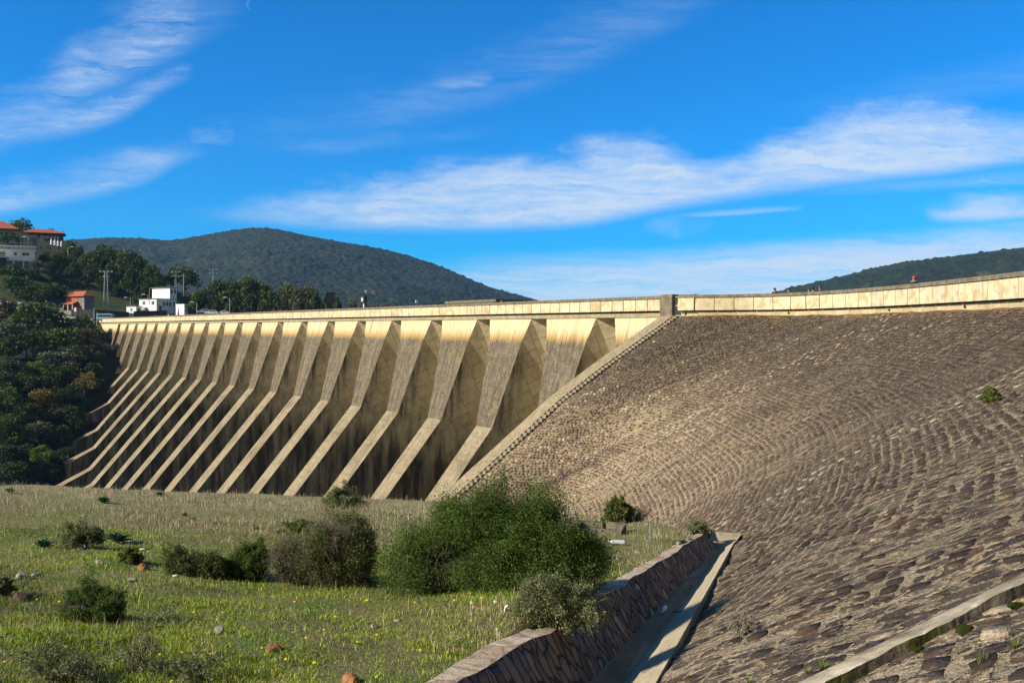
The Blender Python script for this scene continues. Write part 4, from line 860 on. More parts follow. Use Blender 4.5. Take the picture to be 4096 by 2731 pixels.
rosette(178,2192,44,46,2,'upright dark leaved rosette plant near the left edge of the field')
rosette(640,1985,44,42,3,'dark green rosette plant on the brow right in front of the dam ribs')
rosette(415,2012,30,34,4,'small leaning rosette plant just below the brow left of centre')
rosette(772,2080,28,26,5,'little rosette plant in the middle of upper field')
rosette(895,2010,14,12,6,'tiny rosette plant on the brow between two ribs')
rosette(40,1970,22,24,7,'faint rosette plant at the far left of brow')
# rocks
def rock_mesh(seed,asp=(1,.8,.6)):
    r=np.random.default_rng(seed); bm=bmesh.new(); bmesh.ops.create_icosphere(bm,subdivisions=3,radius=.5)
    pl=[(Vector(r.normal(size=3)).normalized(),r.uniform(.26,.42)) for _ in range(9)]
    for v in bm.verts:
        for nn,d in pl:
            e=v.co.dot(nn)-d
            if e>0: v.co-=nn*e
        v.co+=v.co.normalized()*float((fbm(np.array([v.co.x*5+9]),np.array([v.co.y*5+v.co.z*4]),3,seed)[0]-.5)*.10)
        v.co=Vector((v.co.x*asp[0],v.co.y*asp[1],v.co.z*asp[2]))
    me=bpy.data.meshes.new('rock'); bm.to_mesh(me); bm.free(); return me
RM={k:mottled('rock_'+k,c,.4,5,.9,.15,.7) for k,c in dict(brown=(.13,.085,.055),tan=(.33,.26,.17),orange=(.36,.16,.06),rust=(.24,.105,.055),pale=(.34,.285,.21),grey=(.25,.225,.185)).items()}
rocks=[(86,2402,98,'brown','large dark brown boulder at the left edge of the field'),(877,2528,60,'grey','flat grey tan rock in mid foreground grass'),(577,2566,56,'tan','tan rock with sloping top behind the tall thorny spray'),(1091,2600,62,'rust','reddish brown angular rock in the foreground centre'),
 (1400,2728,84,'orange','bright orange rock at the bottom edge of the photo'),(574,2280,54,'orange','orange brown rock below the low wide shrub'),(402,2254,36,'pale','pale upright rock below the biggest rosette plant'),(89,2312,58,'pale','pale flat rock behind the dark brown boulder'),(140,2306,40,'grey','grey low rock right of the pale flat rock'),
 (870,2404,22,'orange','small orange stone above the flat grey tan rock'),(874,2482,28,'tan','small pointed tan stone just above the flat grey tan rock'),(1497,2512,42,'tan','tan stone left of the largest shrub in front'),(529,2322,34,'pale','whitish stone in the grass right of the orange brown rock'),(1014,2114,46,'brown','brown low stone high on the field behind the shrubs'),
 (504,2492,36,'tan','tan stone right of the compact green shrub'),(1812,2590,24,'orange','small orange and white stone near the channel wall top'),(1589,2486,32,'pale','pale flat stone in front of the largest shrub'),(1672,2074,18,'brown','tiny brown stone on the brow left of the largest shrub'),(1577,2240,52,'tan','wide tan stone behind the left flank of largest shrub'),
 (2547,2214,30,'pale','pale crumbly stone on the grass strip by the channel'),(2715,2178,30,'grey','grey speckled stone on the grass strip near the post'),(735,2060,30,'brown','dark low stone high on the field between rosette plants'),(860,2620,34,'pale','cream stone lying low in the foreground grass'),(1110,2640,26,'pale','broken cream stone below the reddish angular rock'),(2455,2112,16,'pale','white speckled rubble inside the concrete tank')]
for k,(px,py,s,c,l) in enumerate(rocks):
    p=hit(px,py); q=sz(s,p); o=link('rock',rock_mesh(100+k,(1,.75,.62 if c!='orange' else .8)),RM[c]); o.location=(p.x,p.y,p.z+q*.12); o.scale=(q*1.08,)*3; o.rotation_euler=(0,0,k*2.1); tag(o,l,'rock')
# yellow daisies
YEL=mottled('yellow_petal',(.75,.55,.02),.15,8); STEM=mottled('green_stem',(.10,.15,.03),.2,8); WHT=mottled('white_petal',(.75,.73,.68),.1)
def daisy(mat,name):
    m=MB()
    for k in range(9):
        a=k*2*math.pi/9; c,s=math.cos(a),math.sin(a)
        m.face([(0,0,.10),(c*.011-s*.0045,s*.011+c*.0045,.104),(c*.021,s*.021,.102),(c*.011+s*.0045,s*.011-c*.0045,.104)],0)
    m.lathe([(.006,.100),(.007,.106),(.003,.109)],8,0); m.tube((0,0,-.02),(0,0,.10),.0016,n=5,mi=1); return m.build(name,[mat,STEM])
fl=daisy(YEL,'yellow_flower'); r=np.random.default_rng(5)
fp=[(1244,1175),(1222,1127),(1333,1108),(1417,1115),(1652,1062),(1693,1008),(1800,1010),(1790,1050),(1930,1010),(2140,823),(2040,960),(1663,908),(1530,945),(1410,848),(1225,860),(1285,888),(1857,782),(1717,795),(2105,880),(2013,880),(1805,1138),(2088,1165),(1983,1172),(1415,1210),(1327,1252),(1095,1294),(820,1102),(602,1053),(412,1072),(368,1050),(158,925),(383,783),(240,760),(815,805),(1142,1110),(1433,992),(1828,972),(2245,1032),(2310,772),(2340,1120),(219,416),(245,356),(862,396),(940,468),(1250,343),(1290,437),(1395,404),(1422,296),(1368,318),(1160,412),(830,392),(10,420),(45,1160),(245,1165),(1020,1125),(325,1035)]
P=[(a*.6378,1900+b*.6378) for a,b in fp]+[(1500+a*.5952,1800+b*.5952) for a,b in ((300,1075),(240,1155),(642,1140),(888,1190),(715,985),(540,988),(266,1005),(786,1238),(25,1238),(965,1238),(20,1518),(480,1340),(310,1325),(425,1490),(245,1420),(185,1360),(1458,985),(1780,770),(1840,725),(1870,740),(1812,720),(300,920),(188,497),(250,485),(260,520),(395,485),(165,478))]
for k,(px,py) in enumerate(P[::2]+P[1:90:6]):
    p=hit(px,py+18); o=fl if k==0 else fl.copy()
    if k: C.objects.link(o)
    o.location=p; s=float(r.uniform(.42,.75))*(1+.02*max(p.y-8,0)); o.scale=(s,s,s*.8); o.rotation_euler=(R(38+r.uniform(-15,15)),r.uniform(-.2,.2),r.uniform(-.6,.6)); tag(o,'small yellow daisy flower standing in the field grass','flower','yellow daisies scattered in the grass')
wf=daisy(WHT,'white_flower')
for k,(px,py,l) in enumerate([(1980,2425,'white daisy below the front of the largest green shrub'),(1875,2430,'white daisy just left of the rusty pipe in the grass'),(905,2180,'white flower high on the field above the low shrubs'),(322,2205,'white flower beside the small brownish dry shrub')]):
    p=hit(px,py); o=wf if k==0 else wf.copy()
    if k: C.objects.link(o)
    o.location=p; o.scale=(.75+.03*p.y,)*3; o.rotation_euler=(R(45),0,k*.4); tag(o,l,'flower')

# ------------------------------------------------------------------ small things on the field and in the channel
CONC=lichen('tank_concrete',(.09,.075,.05),(.16,.135,.092),(.27,.23,.16),.6)
pa=hit(2486,2141); Yb=pa.y; ax=math.radians(-14)
tank=empty('concrete_tank',(pa.x,pa.y,pa.z),ax,'low open concrete tank sunk in the grass by the embankment foot','tank')
m=MB(); Lx,Ly,hh,w=-1.35,1.1,.12,.09
for (a,b,c,d) in ((Lx,0,0,w),(Lx,0,Ly-w,Ly),(Lx,Lx+w,w,Ly-w),(-w,0,w,Ly-w)): m.box(a,b,c,d,-.35,hh)
m.build('tank_wall',CONC,tank,bevel=.012); MB().box(Lx+w,-w,w,Ly-w,-.3,-.06).build('tank_floor',mottled('tank_silt',(.10,.085,.055),.4,4),tank)
m=MB(); m.tube((-.95,.25,.06),(-.42,.25,.06),.012); m.tube((-.95,.34,.06),(-.42,.34,.06),.012); m.build('ladder_rails',GALV,tank)
m=MB(); m.box(-.66,-.63,Ly-w-.05,Ly-w-.01,-.1,hh+.02); m.build('float_bracket',DARK,tank)
p=hit(2428,2066); bl=empty('marker_block',p,R(10),'small concrete block with steel rod behind the tank','marker'); q=sz(38,p)
MB().prism([(-q*.62,-.05),(q*.62,-.05),(q*.5,sz(24,p)),(-q*.5,sz(24,p))],'y',-q*.5,q*.5).build('block',CONC,bl,bevel=.01); MB().tube((-q*.1,0,sz(20,p)),(-q*.1,0,sz(50,p)),sz(2.4,p)).build('rod',GALV,bl)
p=hit(2601,2159); po=empty('steel_post',p,0,'slim grey steel post on small plate in the grass strip','post'); MB().tube((0,0,0),(0,0,sz(66,p)),sz(2.7,p)).build('post_tube',GALV,po); MB().box(-.09,.09,-.08,.08,-.03,.012).build('base_plate',CONC,po,bevel=.004)
t_=NT('clear_plastic'); t_.base((.75,.80,.83)); t_.rough(.18); t_.b.inputs['Transmission Weight'].default_value=.55; t_.b.inputs['Specular IOR Level'].default_value=.6; t_.bump(t_.noise(t_.obj(),30.,2),.3,.01); PET=t_.m
CAPB=mottled('bottle_cap_blue',(.55,.62,.70),.1)
def bottle(p,L,rz,label):
    o=empty('plastic_bottle',p,rz,label,'bottle'); Mx=Matrix.Rotation(R(90),4,'Y'); r_=L*.135
    pr=[(r_*.6,0),(r_,L*.02)]+[(r_*(1 if k%2 else .93),L*(.06+.055*k)) for k in range(11)]+[(r_,L*.70),(r_*.75,L*.80),(r_*.34,L*.90),(r_*.32,L*.93)]
    MB().lathe(pr,16,0,Mx).build('bottle_body',PET,o,smooth=True); MB().lathe([(r_*.40,L*.93),(r_*.40,L)],12,0,Mx).build('cap',CAPB,o); return o
p=hit(2500,2182); bottle((p.x-.0,p.y,p.z+.07),.36,R(172),'crushed clear plastic bottle lying on the grass strip near the post')
p=ch(9.2,.47,.44); 
for tt in np.linspace(2,16,200):
    q=ch(tt,.55,.42); py=CY-F*q.z/q.y
    if py<2437: p=q; break
bottle((p.x,p.y,p.z+.035),.26,R(250),'clear plastic bottle lying in the shaded channel bed')
sk=MB().tube((0,0,0),(.36,.02,.01),.011,.007,n=6).tube((.2,.01,.005),(.28,.07,.03),.006,.003,n=5).build('dry_stick',BARK); sk.location=(p.x+.10,p.y-.1,p.z-.0); sk.rotation_euler=(0,0,R(-12)); tag(sk,'dry brown stick lying beside the bottle in channel bed','stick')
p=hit(2022,2462); q=sz(44,p); ct=empty('drink_carton',p,R(20),'white drink carton with red print standing below the largest shrub','carton')
MB().box(-q*.2,q*.2,-q*.14,q*.14,0,q*.8).prism([(-q*.2,q*.8),(q*.2,q*.8),(q*.03,q*1.),(-q*.03,q*1.)],'y',-q*.13,q*.13).build('carton_body',mottled('carton_white',(.72,.70,.66),.1),ct); MB().box(-q*.17,q*.1,-q*.146,-q*.1395,q*.35,q*.75).build('red_print',mottled('carton_red',(.55,.05,.05),.2),ct)
ct.rotation_euler=(R(6),R(10),R(15))
p=hit(1908,2440); rp=MB().tube((0,0,.02),(.16,-.18,.05),.016,n=10).tube((-.05,.06,.02),(0,0,.02),.019,n=10).build('rusty_pipe',RM['rust']); rp.location=p; tag(rp,'short rusty pipe piece lying in grass under the largest shrub','pipe')
p=hit(2180,2455); rp=MB().tube((-.1,0,.02),(.13,.03,.07),.012,n=10).build('dry_stick',BARK); rp.location=p; tag(rp,'dark stick poking out below the pale olive shrub','stick')
for k,(px,py,s,l) in enumerate([(2485,2108,26,0),(1990,2520,28,'crumpled white paper scrap in grass near the drink carton'),(2010,2556,22,'torn white litter scrap close to the channel wall'),(570,2200,30,'white paper litter on field right of the biggest rosette plant'),(700,2305,30,'white plastic scrap under the low wide shrub'),(1125,2635,26,'white crumpled litter beside the broken cream stone'),(1780,2065,18,'white litter scrap on the far brow in front of the stairway')]):
    if not l: continue
    p=hit(px,py); q=sz(s,p); o=link('litter_scrap',rock_mesh(300+k,(1,.6,.35)),WHT); o.location=(p.x,p.y,p.z+q*.1); o.scale=(q,)*3; o.rotation_euler=(.2,0,k); tag(o,l,'litter')
# moss cushions on the kerb
MOSS=mottled('moss_green',(.045,.058,.010),.5,9,.95,.05,.9)
for k,(px,py,s,l) in enumerate([(3855,2520,110,'largest dark green moss cushion on the shaded side of the kerb'),(4050,2440,80,'moss cushion on kerb side nearest the right edge'),(3680,2600,70,'brownish green moss patch on lower part of the kerb side')]):
    p=hit_emb(px,py); q=sz(s,p); o=link('moss_cushion',rock_mesh(400+k,(1,.5,.45)),MOSS); o.location=(p.x,p.y,p.z); o.scale=(q,)*3; o.rotation_euler=(0,0,math.atan2(dk.y,dk.x)); tag(o,l,'moss')
# ------------------------------------------------------------------ trees
TREECOL={'oak':[(.042,.068,.011),(.075,.108,.018),(.125,.15,.032)],'pine':[(.026,.055,.010),(.048,.088,.016),(.075,.12,.025)],'dark':[(.026,.043,.010),(.044,.066,.014),(.075,.098,.024)],
 'olive':[(.065,.078,.040),(.10,.115,.060),(.15,.165,.09)],'autumn':[(.10,.085,.014),(.17,.135,.022),(.25,.20,.04)],'rust':[(.07,.05,.022),(.11,.075,.03),(.16,.11,.045)],'lime':[(.075,.13,.012),(.12,.19,.02),(.16,.24,.03)],'euc':[(.07,.068,.030),(.105,.098,.042),(.15,.135,.065)],'bare':[(.09,.07,.05),(.12,.095,.07),(.15,.12,.09)]}
TM={k:leaf_mat('crown_'+k,v,.15 if k!='lime' else .35) for k,v in TREECOL.items()}
TRUNK=mottled('tree_bark',(.075,.058,.042),.35,3,.95,.1,.6)
def crown_mesh(kind,seed,n=2600):
    r=np.random.default_rng(seed); cl=[]
    if kind=='cone':
        for k in range(34): f=r.uniform(0,1)**.8; a=r.uniform(0,6.3); R0=.46*(1-f)*r.uniform(.5,1.1); cl.append((math.cos(a)*R0,math.sin(a)*R0,.12+.86*f,.13*(1.15-f)))
    elif kind=='flat':
        for k in range(30): a=r.uniform(0,6.3); R0=.42*math.sqrt(r.uniform()); cl.append((math.cos(a)*R0,math.sin(a)*R0,.62+.26*(1-(R0/.45)**2)+r.normal()*.04,.13))
    else:
        for k in range(40):
            d=r.normal(size=3); d/=np.linalg.norm(d); d[2]=abs(d[2])*1.2-.35; q=r.uniform(.55,1.)
            cl.append((d[0]*.38*q,d[1]*.38*q,.52+d[2]*.40*q,r.uniform(.09,.17)))
    cl=np.array(cl); w=cl[:,3]**2; ix=r.choice(len(cl),n,p=w/w.sum()); d=r.normal(size=(n,3)); d/=np.linalg.norm(d,axis=1)[:,None]; d[:,2]=d[:,2]*.85+.12
    P=cl[ix,:3]+d*cl[ix,3:4]*r.uniform(.75,1.08,(n,1)); P=P[P[:,2]>.06]; ix=ix[:len(P)]
    hue=(.80+.45*r.uniform(size=len(cl)))[ix]
    V,Fc,T=leaves(P,.052,r,.75,np.repeat(hue[:,None],3,1),.4)
    return np_mesh('crown',V,Fc,col=T)
def trunk_mesh(seed,flat):
    r=np.random.default_rng(seed); m=[]; p=np.array([0,0,-.08]); top=.62 if flat else .5
    for k in range(4):
        q=p+np.array([r.normal()*.02,r.normal()*.02,(top+.08)/4]); m.append([*p,*q,.035*(1-k*.18),.035*(1-(k+1)*.18)]); p=q
        if k>=1:
            for _ in range(3): e=p+np.array([r.normal()*.17,r.normal()*.17,r.uniform(.1,.26)]); m.append([*p,*e,.014,.004])
    V,Fc=tubes(m,6); me=np_mesh('trunk',V,Fc); me.materials.append(TRUNK); return me
CM={}
def tree(name,p,w,h,kind,col,label,group=None,seed=0):
    key=(kind,col,seed%3)
    if key not in CM:
        me=crown_mesh(kind,500+seed%3*7+len(kind)); me.materials.append(TM[col]); CM[key]=(me,trunk_mesh(700+seed%3,kind=='flat'))
    o=empty(name,p,seed*1.9,label,'tree',group)
    for nm,me in zip(('crown','trunk'),CM[key]): c=bpy.data.objects.new(nm,me); C.objects.link(c); c.parent=o
    o.scale=(w,w,h); return o
def tree_px(name,px,top,bot,w,kind,col,label,Y=None,group=None,seed=0,sink=0):
    if Y: g=on(px,Y)
    else: g=hit(px,bot); Y=g.y
    zt=(CY-top)/F*Y; h=max(zt-g.z,2.); g.z-=sink; return tree(name,g,w/F*Y*1.12,h+sink,kind,col,label,group,seed)
ORD=['first','second','third','fourth','fifth','sixth','seventh','eighth','ninth','tenth','eleventh','twelfth','thirteenth','fourteenth','fifteenth','sixteenth','seventeenth','eighteenth','nineteenth','twentieth','twenty-first','twenty-second','twenty-third','twenty-fourth','twenty-fifth','twenty-sixth','twenty-seventh','twenty-eighth','twenty-ninth','thirtieth']
# dark grove on the hill: two rows
G1=[(185,1000,62,328),(228,1000,66,328),(258,1018,60,330),(300,985,70,333),(338,1012,64,330),(374,985,84,332),(408,972,100,333),(448,978,96,333),(488,988,92,332),(528,996,92,330),(566,1018,84,330),(602,1042,78,328),(634,1082,64,326)]
for k,(px,top,w,Y) in enumerate(G1): tree_px('grove_tree',px,top,0,w,'round','oak' if k%3 else 'dark',f'{"dark" if k%3==0 else "deep green"} tree, {ORD[k]} from left in upper row of hill grove',Y,'trees of the dark hill grove',k)
G2=[(205,1042,60,322),(250,1050,62,322),(292,1040,64,322),(330,1056,62,322),(368,1040,66,321),(404,1050,70,320),(444,1046,70,319),(484,1058,72,318),(524,1064,74,317),(562,1080,74,316),(598,1098,72,314),(632,1116,62,312),(655,1135,50,310)]
for k,(px,top,w,Y) in enumerate(G2): tree_px('grove_tree',px,top,0,w,'cone' if k%2 else 'round','dark',f'blackish {"conical" if k%2 else "rounded"} tree, {ORD[k]} from left in lower row of hill grove',Y,'trees of the dark hill grove',k+1)
S1=[('broadleaf_tree',78,868,0,140,'round','oak','big dark tree with lumpy crown behind the red roofs on the hill',366),('broadleaf_tree',205,905,0,56,'round','dark','sparse small tree peeking over the right of the red hipped roof',362),('broadleaf_tree',240,918,0,34,'round','dark','thin small tree at the right eave of the red hipped roof',360),
 ('umbrella_pine',32,926,0,100,'flat','pine','umbrella pine in front of the hotel at the left edge',330),('broadleaf_tree',282,955,0,74,'round','oak','green tree just right of the hotel wing',340),('broadleaf_tree',318,972,0,44,'round','dark','small dark tree right of the hotel lamp',338),
 ('umbrella_pine',45,1062,0,118,'flat','pine','bright umbrella pine below the white balcony house',302),('umbrella_pine',75,1098,0,150,'round','pine','wide light green pine on the slope left of the tiled stone house',298),('grove_tree',205,1122,0,140,'round','dark','broad blackish tree directly left of the tiled stone house',290),('grove_tree',120,1140,0,110,'round','dark','dark tree behind the bus',292),
 ('olive_tree',152,1036,0,86,'round','olive','grey green olive tree right below the white balcony house',316),('olive_tree',128,1065,0,50,'round','olive','small grey olive tree on the slope under the balcony house',312),('shrub_tree',197,1092,0,36,'round','oak','tiny round tree alone on the grassy hill slope',322),('shrub_tree',250,1090,0,58,'round','oak','low round tree beside the path on the hill slope',322),
 ('broadleaf_tree',728,1052,0,132,'round','oak','large round dark tree standing right of the grove above the white house',335),('bare_tree',748,1160,0,56,'round','bare','grey leafless tree behind the white kiosk',312)]
for k,(n,px,t,b,w,kd,c,l,Y) in enumerate(S1): tree_px(n,px,t,b,w,kd,c,l,Y,None,k)
G3=[(800,1148,80,'oak'),(835,1128,80,'euc'),(872,1108,92,'dark'),(908,1098,96,'oak'),(948,1120,88,'dark'),(985,1086,92,'oak'),(1022,1104,92,'dark'),(1060,1122,84,'oak'),(1095,1150,72,'dark'),(780,1180,60,'oak'),(858,1180,76,'dark'),(930,1178,84,'dark'),(1000,1168,84,'dark'),(1055,1185,74,'oak'),(1115,1182,70,'oak'),(1150,1115,64,'lime'),(1128,1140,60,'euc'),(1178,1122,92,'euc'),(1228,1126,88,'euc'),(1190,1180,90,'euc'),(1268,1148,64,'dark'),(1315,1148,58,'oak'),(1345,1168,54,'oak'),(1285,1190,70,'oak'),(1350,1196,50,'dark'),(1236,1188,70,'dark')]
G3s=sorted(G3)
for k,(px,t,w,c) in enumerate(G3s): tree_px('bank_tree',px,t,0,w,'round',c,f'{dict(oak="deep green",dark="blackish",euc="olive brown",lime="yellow green")[c]} tree, {ORD[k]} from left along the road behind dam crest',300+10*(t<1140),'trees along the road behind the dam',k)
for k,(px,t,w,c,l) in enumerate([(1412,1186,52,'rust','brownish autumn tree leftmost of the low clump behind the floodlight post'),(1452,1195,60,'autumn','yellow green autumn tree right behind the floodlight post'),(1490,1200,70,'autumn','low yellow green tree right of the floodlight post'),(1540,1208,60,'rust','lowest brown bush tree at the right end of clump behind the parapet')]):
    Y=420; g=at(px,t,Y); tree('autumn_tree',Vector((g.x,g.y,-4)),w/F*Y*1.15,g.z+4,'round','euc' if c=='autumn' else c,l,None,k)
# wooded bank left of the dam
SL=[(25,1262,130,110,'rust'),(150,1280,178,130,'oak'),(322,1302,100,78,'olive'),(237,1370,156,118,'oak'),(352,1362,84,88,'rust'),(410,1402,56,50,'olive'),(300,1424,106,80,'olive'),(45,1336,118,82,'olive'),(104,1385,96,116,'dark'),(30,1405,84,96,'dark'),(218,1450,134,80,'olive'),(140,1482,72,64,'lime'),(346,1538,80,84,'autumn'),(170,1608,96,100,'autumn'),(26,1600,102,92,'oak'),(215,1662,76,70,'euc'),(148,1732,90,92,'olive'),(66,1752,74,72,'oak'),(24,1722,84,104,'oak'),
 (385,1440,60,66,'dark'),(370,1490,62,70,'dark'),(260,1502,92,80,'dark'),(200,1530,84,80,'dark'),(60,1490,110,90,'dark'),(110,1540,90,84,'dark'),(300,1580,84,84,'dark'),(250,1590,84,80,'dark'),(95,1660,90,88,'dark'),(280,1660,84,84,'dark'),(310,1700,64,70,'dark'),(235,1745,84,84,'dark'),(20,1820,90,90,'dark'),(100,1825,90,84,'dark'),(60,1890,100,90,'dark'),(150,1900,84,84,'dark'),(255,1830,78,80,'dark'),(220,1905,80,80,'dark'),(190,1330,90,70,'dark'),(265,1320,80,60,'dark'),(380,1340,50,50,'dark'),(10,1530,80,80,'dark'),(165,1420,70,70,'dark'),(400,1545,36,44,'dark'),(345,1625,44,56,'dark')]
NM=dict(rust='russet brown',oak='mid green',olive='grey green',lime='bright green',autumn='golden yellow',euc='ochre green',dark='dark green')
cnt={}
SLs=sorted(SL,key=lambda q:(q[4],q[1])); tot={c:sum(1 for q in SL if q[4]==c) for c in NM}
for k,(px,cy,w,h,c) in enumerate(SLs):
    cnt[c]=cnt.get(c,0)+1
    l=f'{NM[c]} tree on wooded bank left of dam, '+(f'{ORD[cnt[c]-1]} from top of that colour' if tot[c]>1 else 'only one of that colour')
    bot=cy+h*.5; g=hit(px,min(bot,1925)); Y=g.y; zt=(CY-(cy-h*.5))/F*Y; tree('bank_tree',Vector((g.x,g.y,g.z-1)),w/F*Y*1.5,(max(zt-g.z,3)+1.)*1.12,'round',c,l,'trees on the bank left of the dam',k)
g=hit(168,1915); tree('young_tree',g,102/F*g.y*1.1,(1915-1785)/F*g.y,'flat','lime','young bright green tree with visible trunk at the foot of wooded bank')

# ------------------------------------------------------------------ buildings
WHITE=mottled('whitewash',(.74,.73,.70),.10,.5,.8,.2); BLUEW=mottled('pale_blue_paint',(.40,.58,.68),.15,1.); BLUED=mottled('blue_door_paint',(.04,.16,.42),.2,2); GREYROOF=mottled('grey_roof_slab',(.20,.19,.175),.25,.8)
GLASS=glassy('window_glass'); TILE=None
t_=NT('red_roof_tiles'); o_=t_.obj(); c=t_.ramp(t_.noise(o_,1.2,5),[(.3,(.28,.07,.03)),(.55,(.40,.11,.045)),(.75,(.48,.16,.07))]); wv=t_.math('SINE',t_.math('MULTIPLY',t_.math('ADD',t_.sep(o_)[0],t_.sep(o_)[1]),18.)); t_.base(c); t_.bump(wv,.6,.06); TILE=t_.m
BEIGE=mottled('beige_render',(.36,.275,.185),.15,.5); BROWN=mottled('brown_cladding',(.075,.05,.038),.3,1.); TIMBER=mottled('red_timber',(.30,.115,.06),.3,1.5)
def stonework(name,c0,c1,sc=2.2):
    t=NT(name); o=t.obj(); v=t.vor(t.scale(o,sc,sc,sc*1.6),1.,'Color'); d=t.vor(t.scale(o,sc,sc,sc*1.6),1.,'Distance',feat='DISTANCE_TO_EDGE'); c=t.ramp(t.sep(v)[0],[(0,c0),(1,c1)]); c=t.mix(t.mr(d,.06,.02),c,tuple(x*.5 for x in c0)); t.base(c); t.bump(d,.6,.05); return t.m
STONE=stonework('grey_stonework',(.15,.13,.105),(.30,.265,.215)); DSTONE=stonework('dark_wall_stone',(.045,.04,.034),(.10,.09,.075),1.6)
RED=mottled('red_shutter',(.20,.03,.03),.2)
def gbox(parent,name,mat,*a,**k): return MB().box(*a).build(name,mat,parent,**k)
def win(parent,axis,u,z,w,h,off,frame=WHITE,pane=GLASS,sill=True,d=.10):
    """a window on a wall: axis 'x' = wall in the local xz plane facing -y at y=off, 'y' = wall in the yz plane facing -x at x=off"""
    Mx=Matrix.Identity(4) if axis=='x' else Matrix(((0,1,0,0),(1,0,0,0),(0,0,1,0),(0,0,0,1)))
    m=MB(); t=.09
    for a,b,c,e in ((u,u+w,z,z+t),(u,u+w,z+h-t,z+h),(u,u+t,z+t,z+h-t),(u+w-t,u+w,z+t,z+h-t)): m.box(a,b,off-.05,off+.06,c,e,0,Mx)
    m.box(u+w/2-.03,u+w/2+.03,off-.04,off+.05,z+t,z+h-t,0,Mx)
    if sill: m.box(u-.1,u+w+.1,off-.14,off+.02,z-.1,z-.003,0,Mx)
    f=m.build('window',frame,parent); MB().box(u+t,u+w-t,off-.022,off+.03,z+t,z+h-t,0,Mx).build('pane',pane,f); return f
def hip(m,x0,x1,y0,y1,z0,z1,ov=.5,inset=None,mi=0,th=.16):
    x0-=ov;x1+=ov;y0-=ov;y1+=ov; d=min(x1-x0,y1-y0)/2 if inset is None else inset
    a,b=((x0+d,(y0+y1)/2),(x1-d,(y0+y1)/2)) if x1-x0>=y1-y0 else (((x0+x1)/2,y0+d),((x0+x1)/2,y1-d))
    E=[Vector((x0,y0,z0)),Vector((x1,y0,z0)),Vector((x1,y1,z0)),Vector((x0,y1,z0))]; A=Vector((*a,z1)); B=Vector((*b,z1))
    if x1-x0>=y1-y0: fs=[[E[0],E[1],B,A],[E[1],E[2],B],[E[2],E[3],A,B],[E[3],E[0],A]]
    else: fs=[[E[0],E[1],A],[E[1],E[2],B,A],[E[2],E[3],B],[E[3],E[0],A,B]]
    for f in fs: m.face(f,mi)
    m.face([e-Vector((0,0,th)) for e in E][::-1],mi)
    for i in range(4): m.face([E[i]-Vector((0,0,th)),E[(i+1)%4]-Vector((0,0,th)),E[(i+1)%4],E[i]],mi)
    return m
# white block house
q=at(626,1252,300); wh=empty('white_house',q,R(60),'white flat roofed block house with tall tower and blue door','house')
MB().box(0,8.1,0,8.75,-3,4.75).build('wall',WHITE,wh); MB().box(-.35,5.6,-.25,9.1,4.752,4.92).build('roof',GREYROOF,wh)
MB().box(5.3,8.16,-.03,8.9,4.93,8.6).build('tower_wall',WHITE,wh); MB().box(4.9,8.5,-.4,9.6,8.602,8.78).build('tower_roof',GREYROOF,wh)
MB().box(-2.2,-.003,7.5,12.4,-1,2.3).build('annex_wall',WHITE,wh); MB().box(-2.45,-.01,7.3,12.6,2.302,2.42).build('annex_roof',GREYROOF,wh)
MB().box(-.02,-.002,.05,7.4,-.6,.55).box(-2.22,-2.203,7.55,12.3,-.4,.6).build('painted_skirting',BLUEW,wh)
for u in (1.0,5.6): win(wh,'y',u,2.75,1.5,1.35,-.0)
for u in (2.6,3.85,5.1,6.6): win(wh,'x',u,2.6,.75,1.15,0,GREYROOF)
for u in (5.75,7.05): win(wh,'x',u,6.9,.75,1.15,-.03,GREYROOF)
for u in (2.6,3.9,5.2,6.5): win(wh,'x',u,-.5,.55,.5,0,GREYROOF,sill=False)
win(wh,'y',9.2,.7,1.3,1.0,-2.2); win(wh,'x',-1.5,.7,.75,1.0,7.5,GREYROOF)
dr=MB().box(.95,1.95,-.06,.05,-.9,2.3).build('door',BLUED,wh); MB().box(.7,2.2,-.45,.0,2.32,2.42).build('door_canopy',GREYROOF,wh)
ac=MB().box(-1.1,-.05,4.6,6.6,1.0,2.0).build('cooling_unit',mottled('dull_grey_metal',(.35,.34,.32),.2),wh,bevel=.05); MB().box(-.02,.0,0,0,0,0)
q=at(737,1258,297); kq=empty('white_kiosk',q,R(60),'small white cube kiosk with blue shutters right of the block house','kiosk')
MB().box(0,1.5,0,4.1,-1.5,3.35).build('wall',WHITE,kq); MB().box(-.12,1.62,-.12,4.22,3.352,3.5).build('roof',WHITE,kq); MB().box(.45,1.1,-.05,.0,.9,1.5).build('shutter',BLUED,kq); MB().box(.45,1.1,-.05,.0,2.3,2.9).build('shutter',BLUED,kq)
# stone house with two tiled roofs
q=at(337,1240,285); sh=empty('stone_house',q,R(60),'stone house with two tiered red tiled roof and porch','house')
MB().box(0,3.6,-.0,9.2,-2,4.5).build('wall',STONE,sh); MB().box(-.05,-.004,2.9,9.1,2.7,4.45).build('upper_timber_wall',TIMBER,sh)
hip(MB(),0,3.6,0,9.2,4.55,6.1,.7,2.2).build('roof',TILE,sh)
m=MB(); P=[Vector((-.06,9.6,2.9)),Vector((-.06,3.0,2.9)),Vector((-2.3,2.6,1.95)),Vector((-2.3,10,1.95))]; m.face(P); m.face([p-Vector((0,0,.15)) for p in P][::-1])
for i in range(4): m.face([P[i],P[i]-Vector((0,0,.15)),P[(i+1)%4]-Vector((0,0,.15)),P[(i+1)%4]])
m.build('porch_roof',TILE,sh)
for y in (3,5.3,7.6,9.8): MB().tube((-2.0,y,-1),(-2.0,y,1.95),.14,n=8).build('porch_post',WHITE,sh)
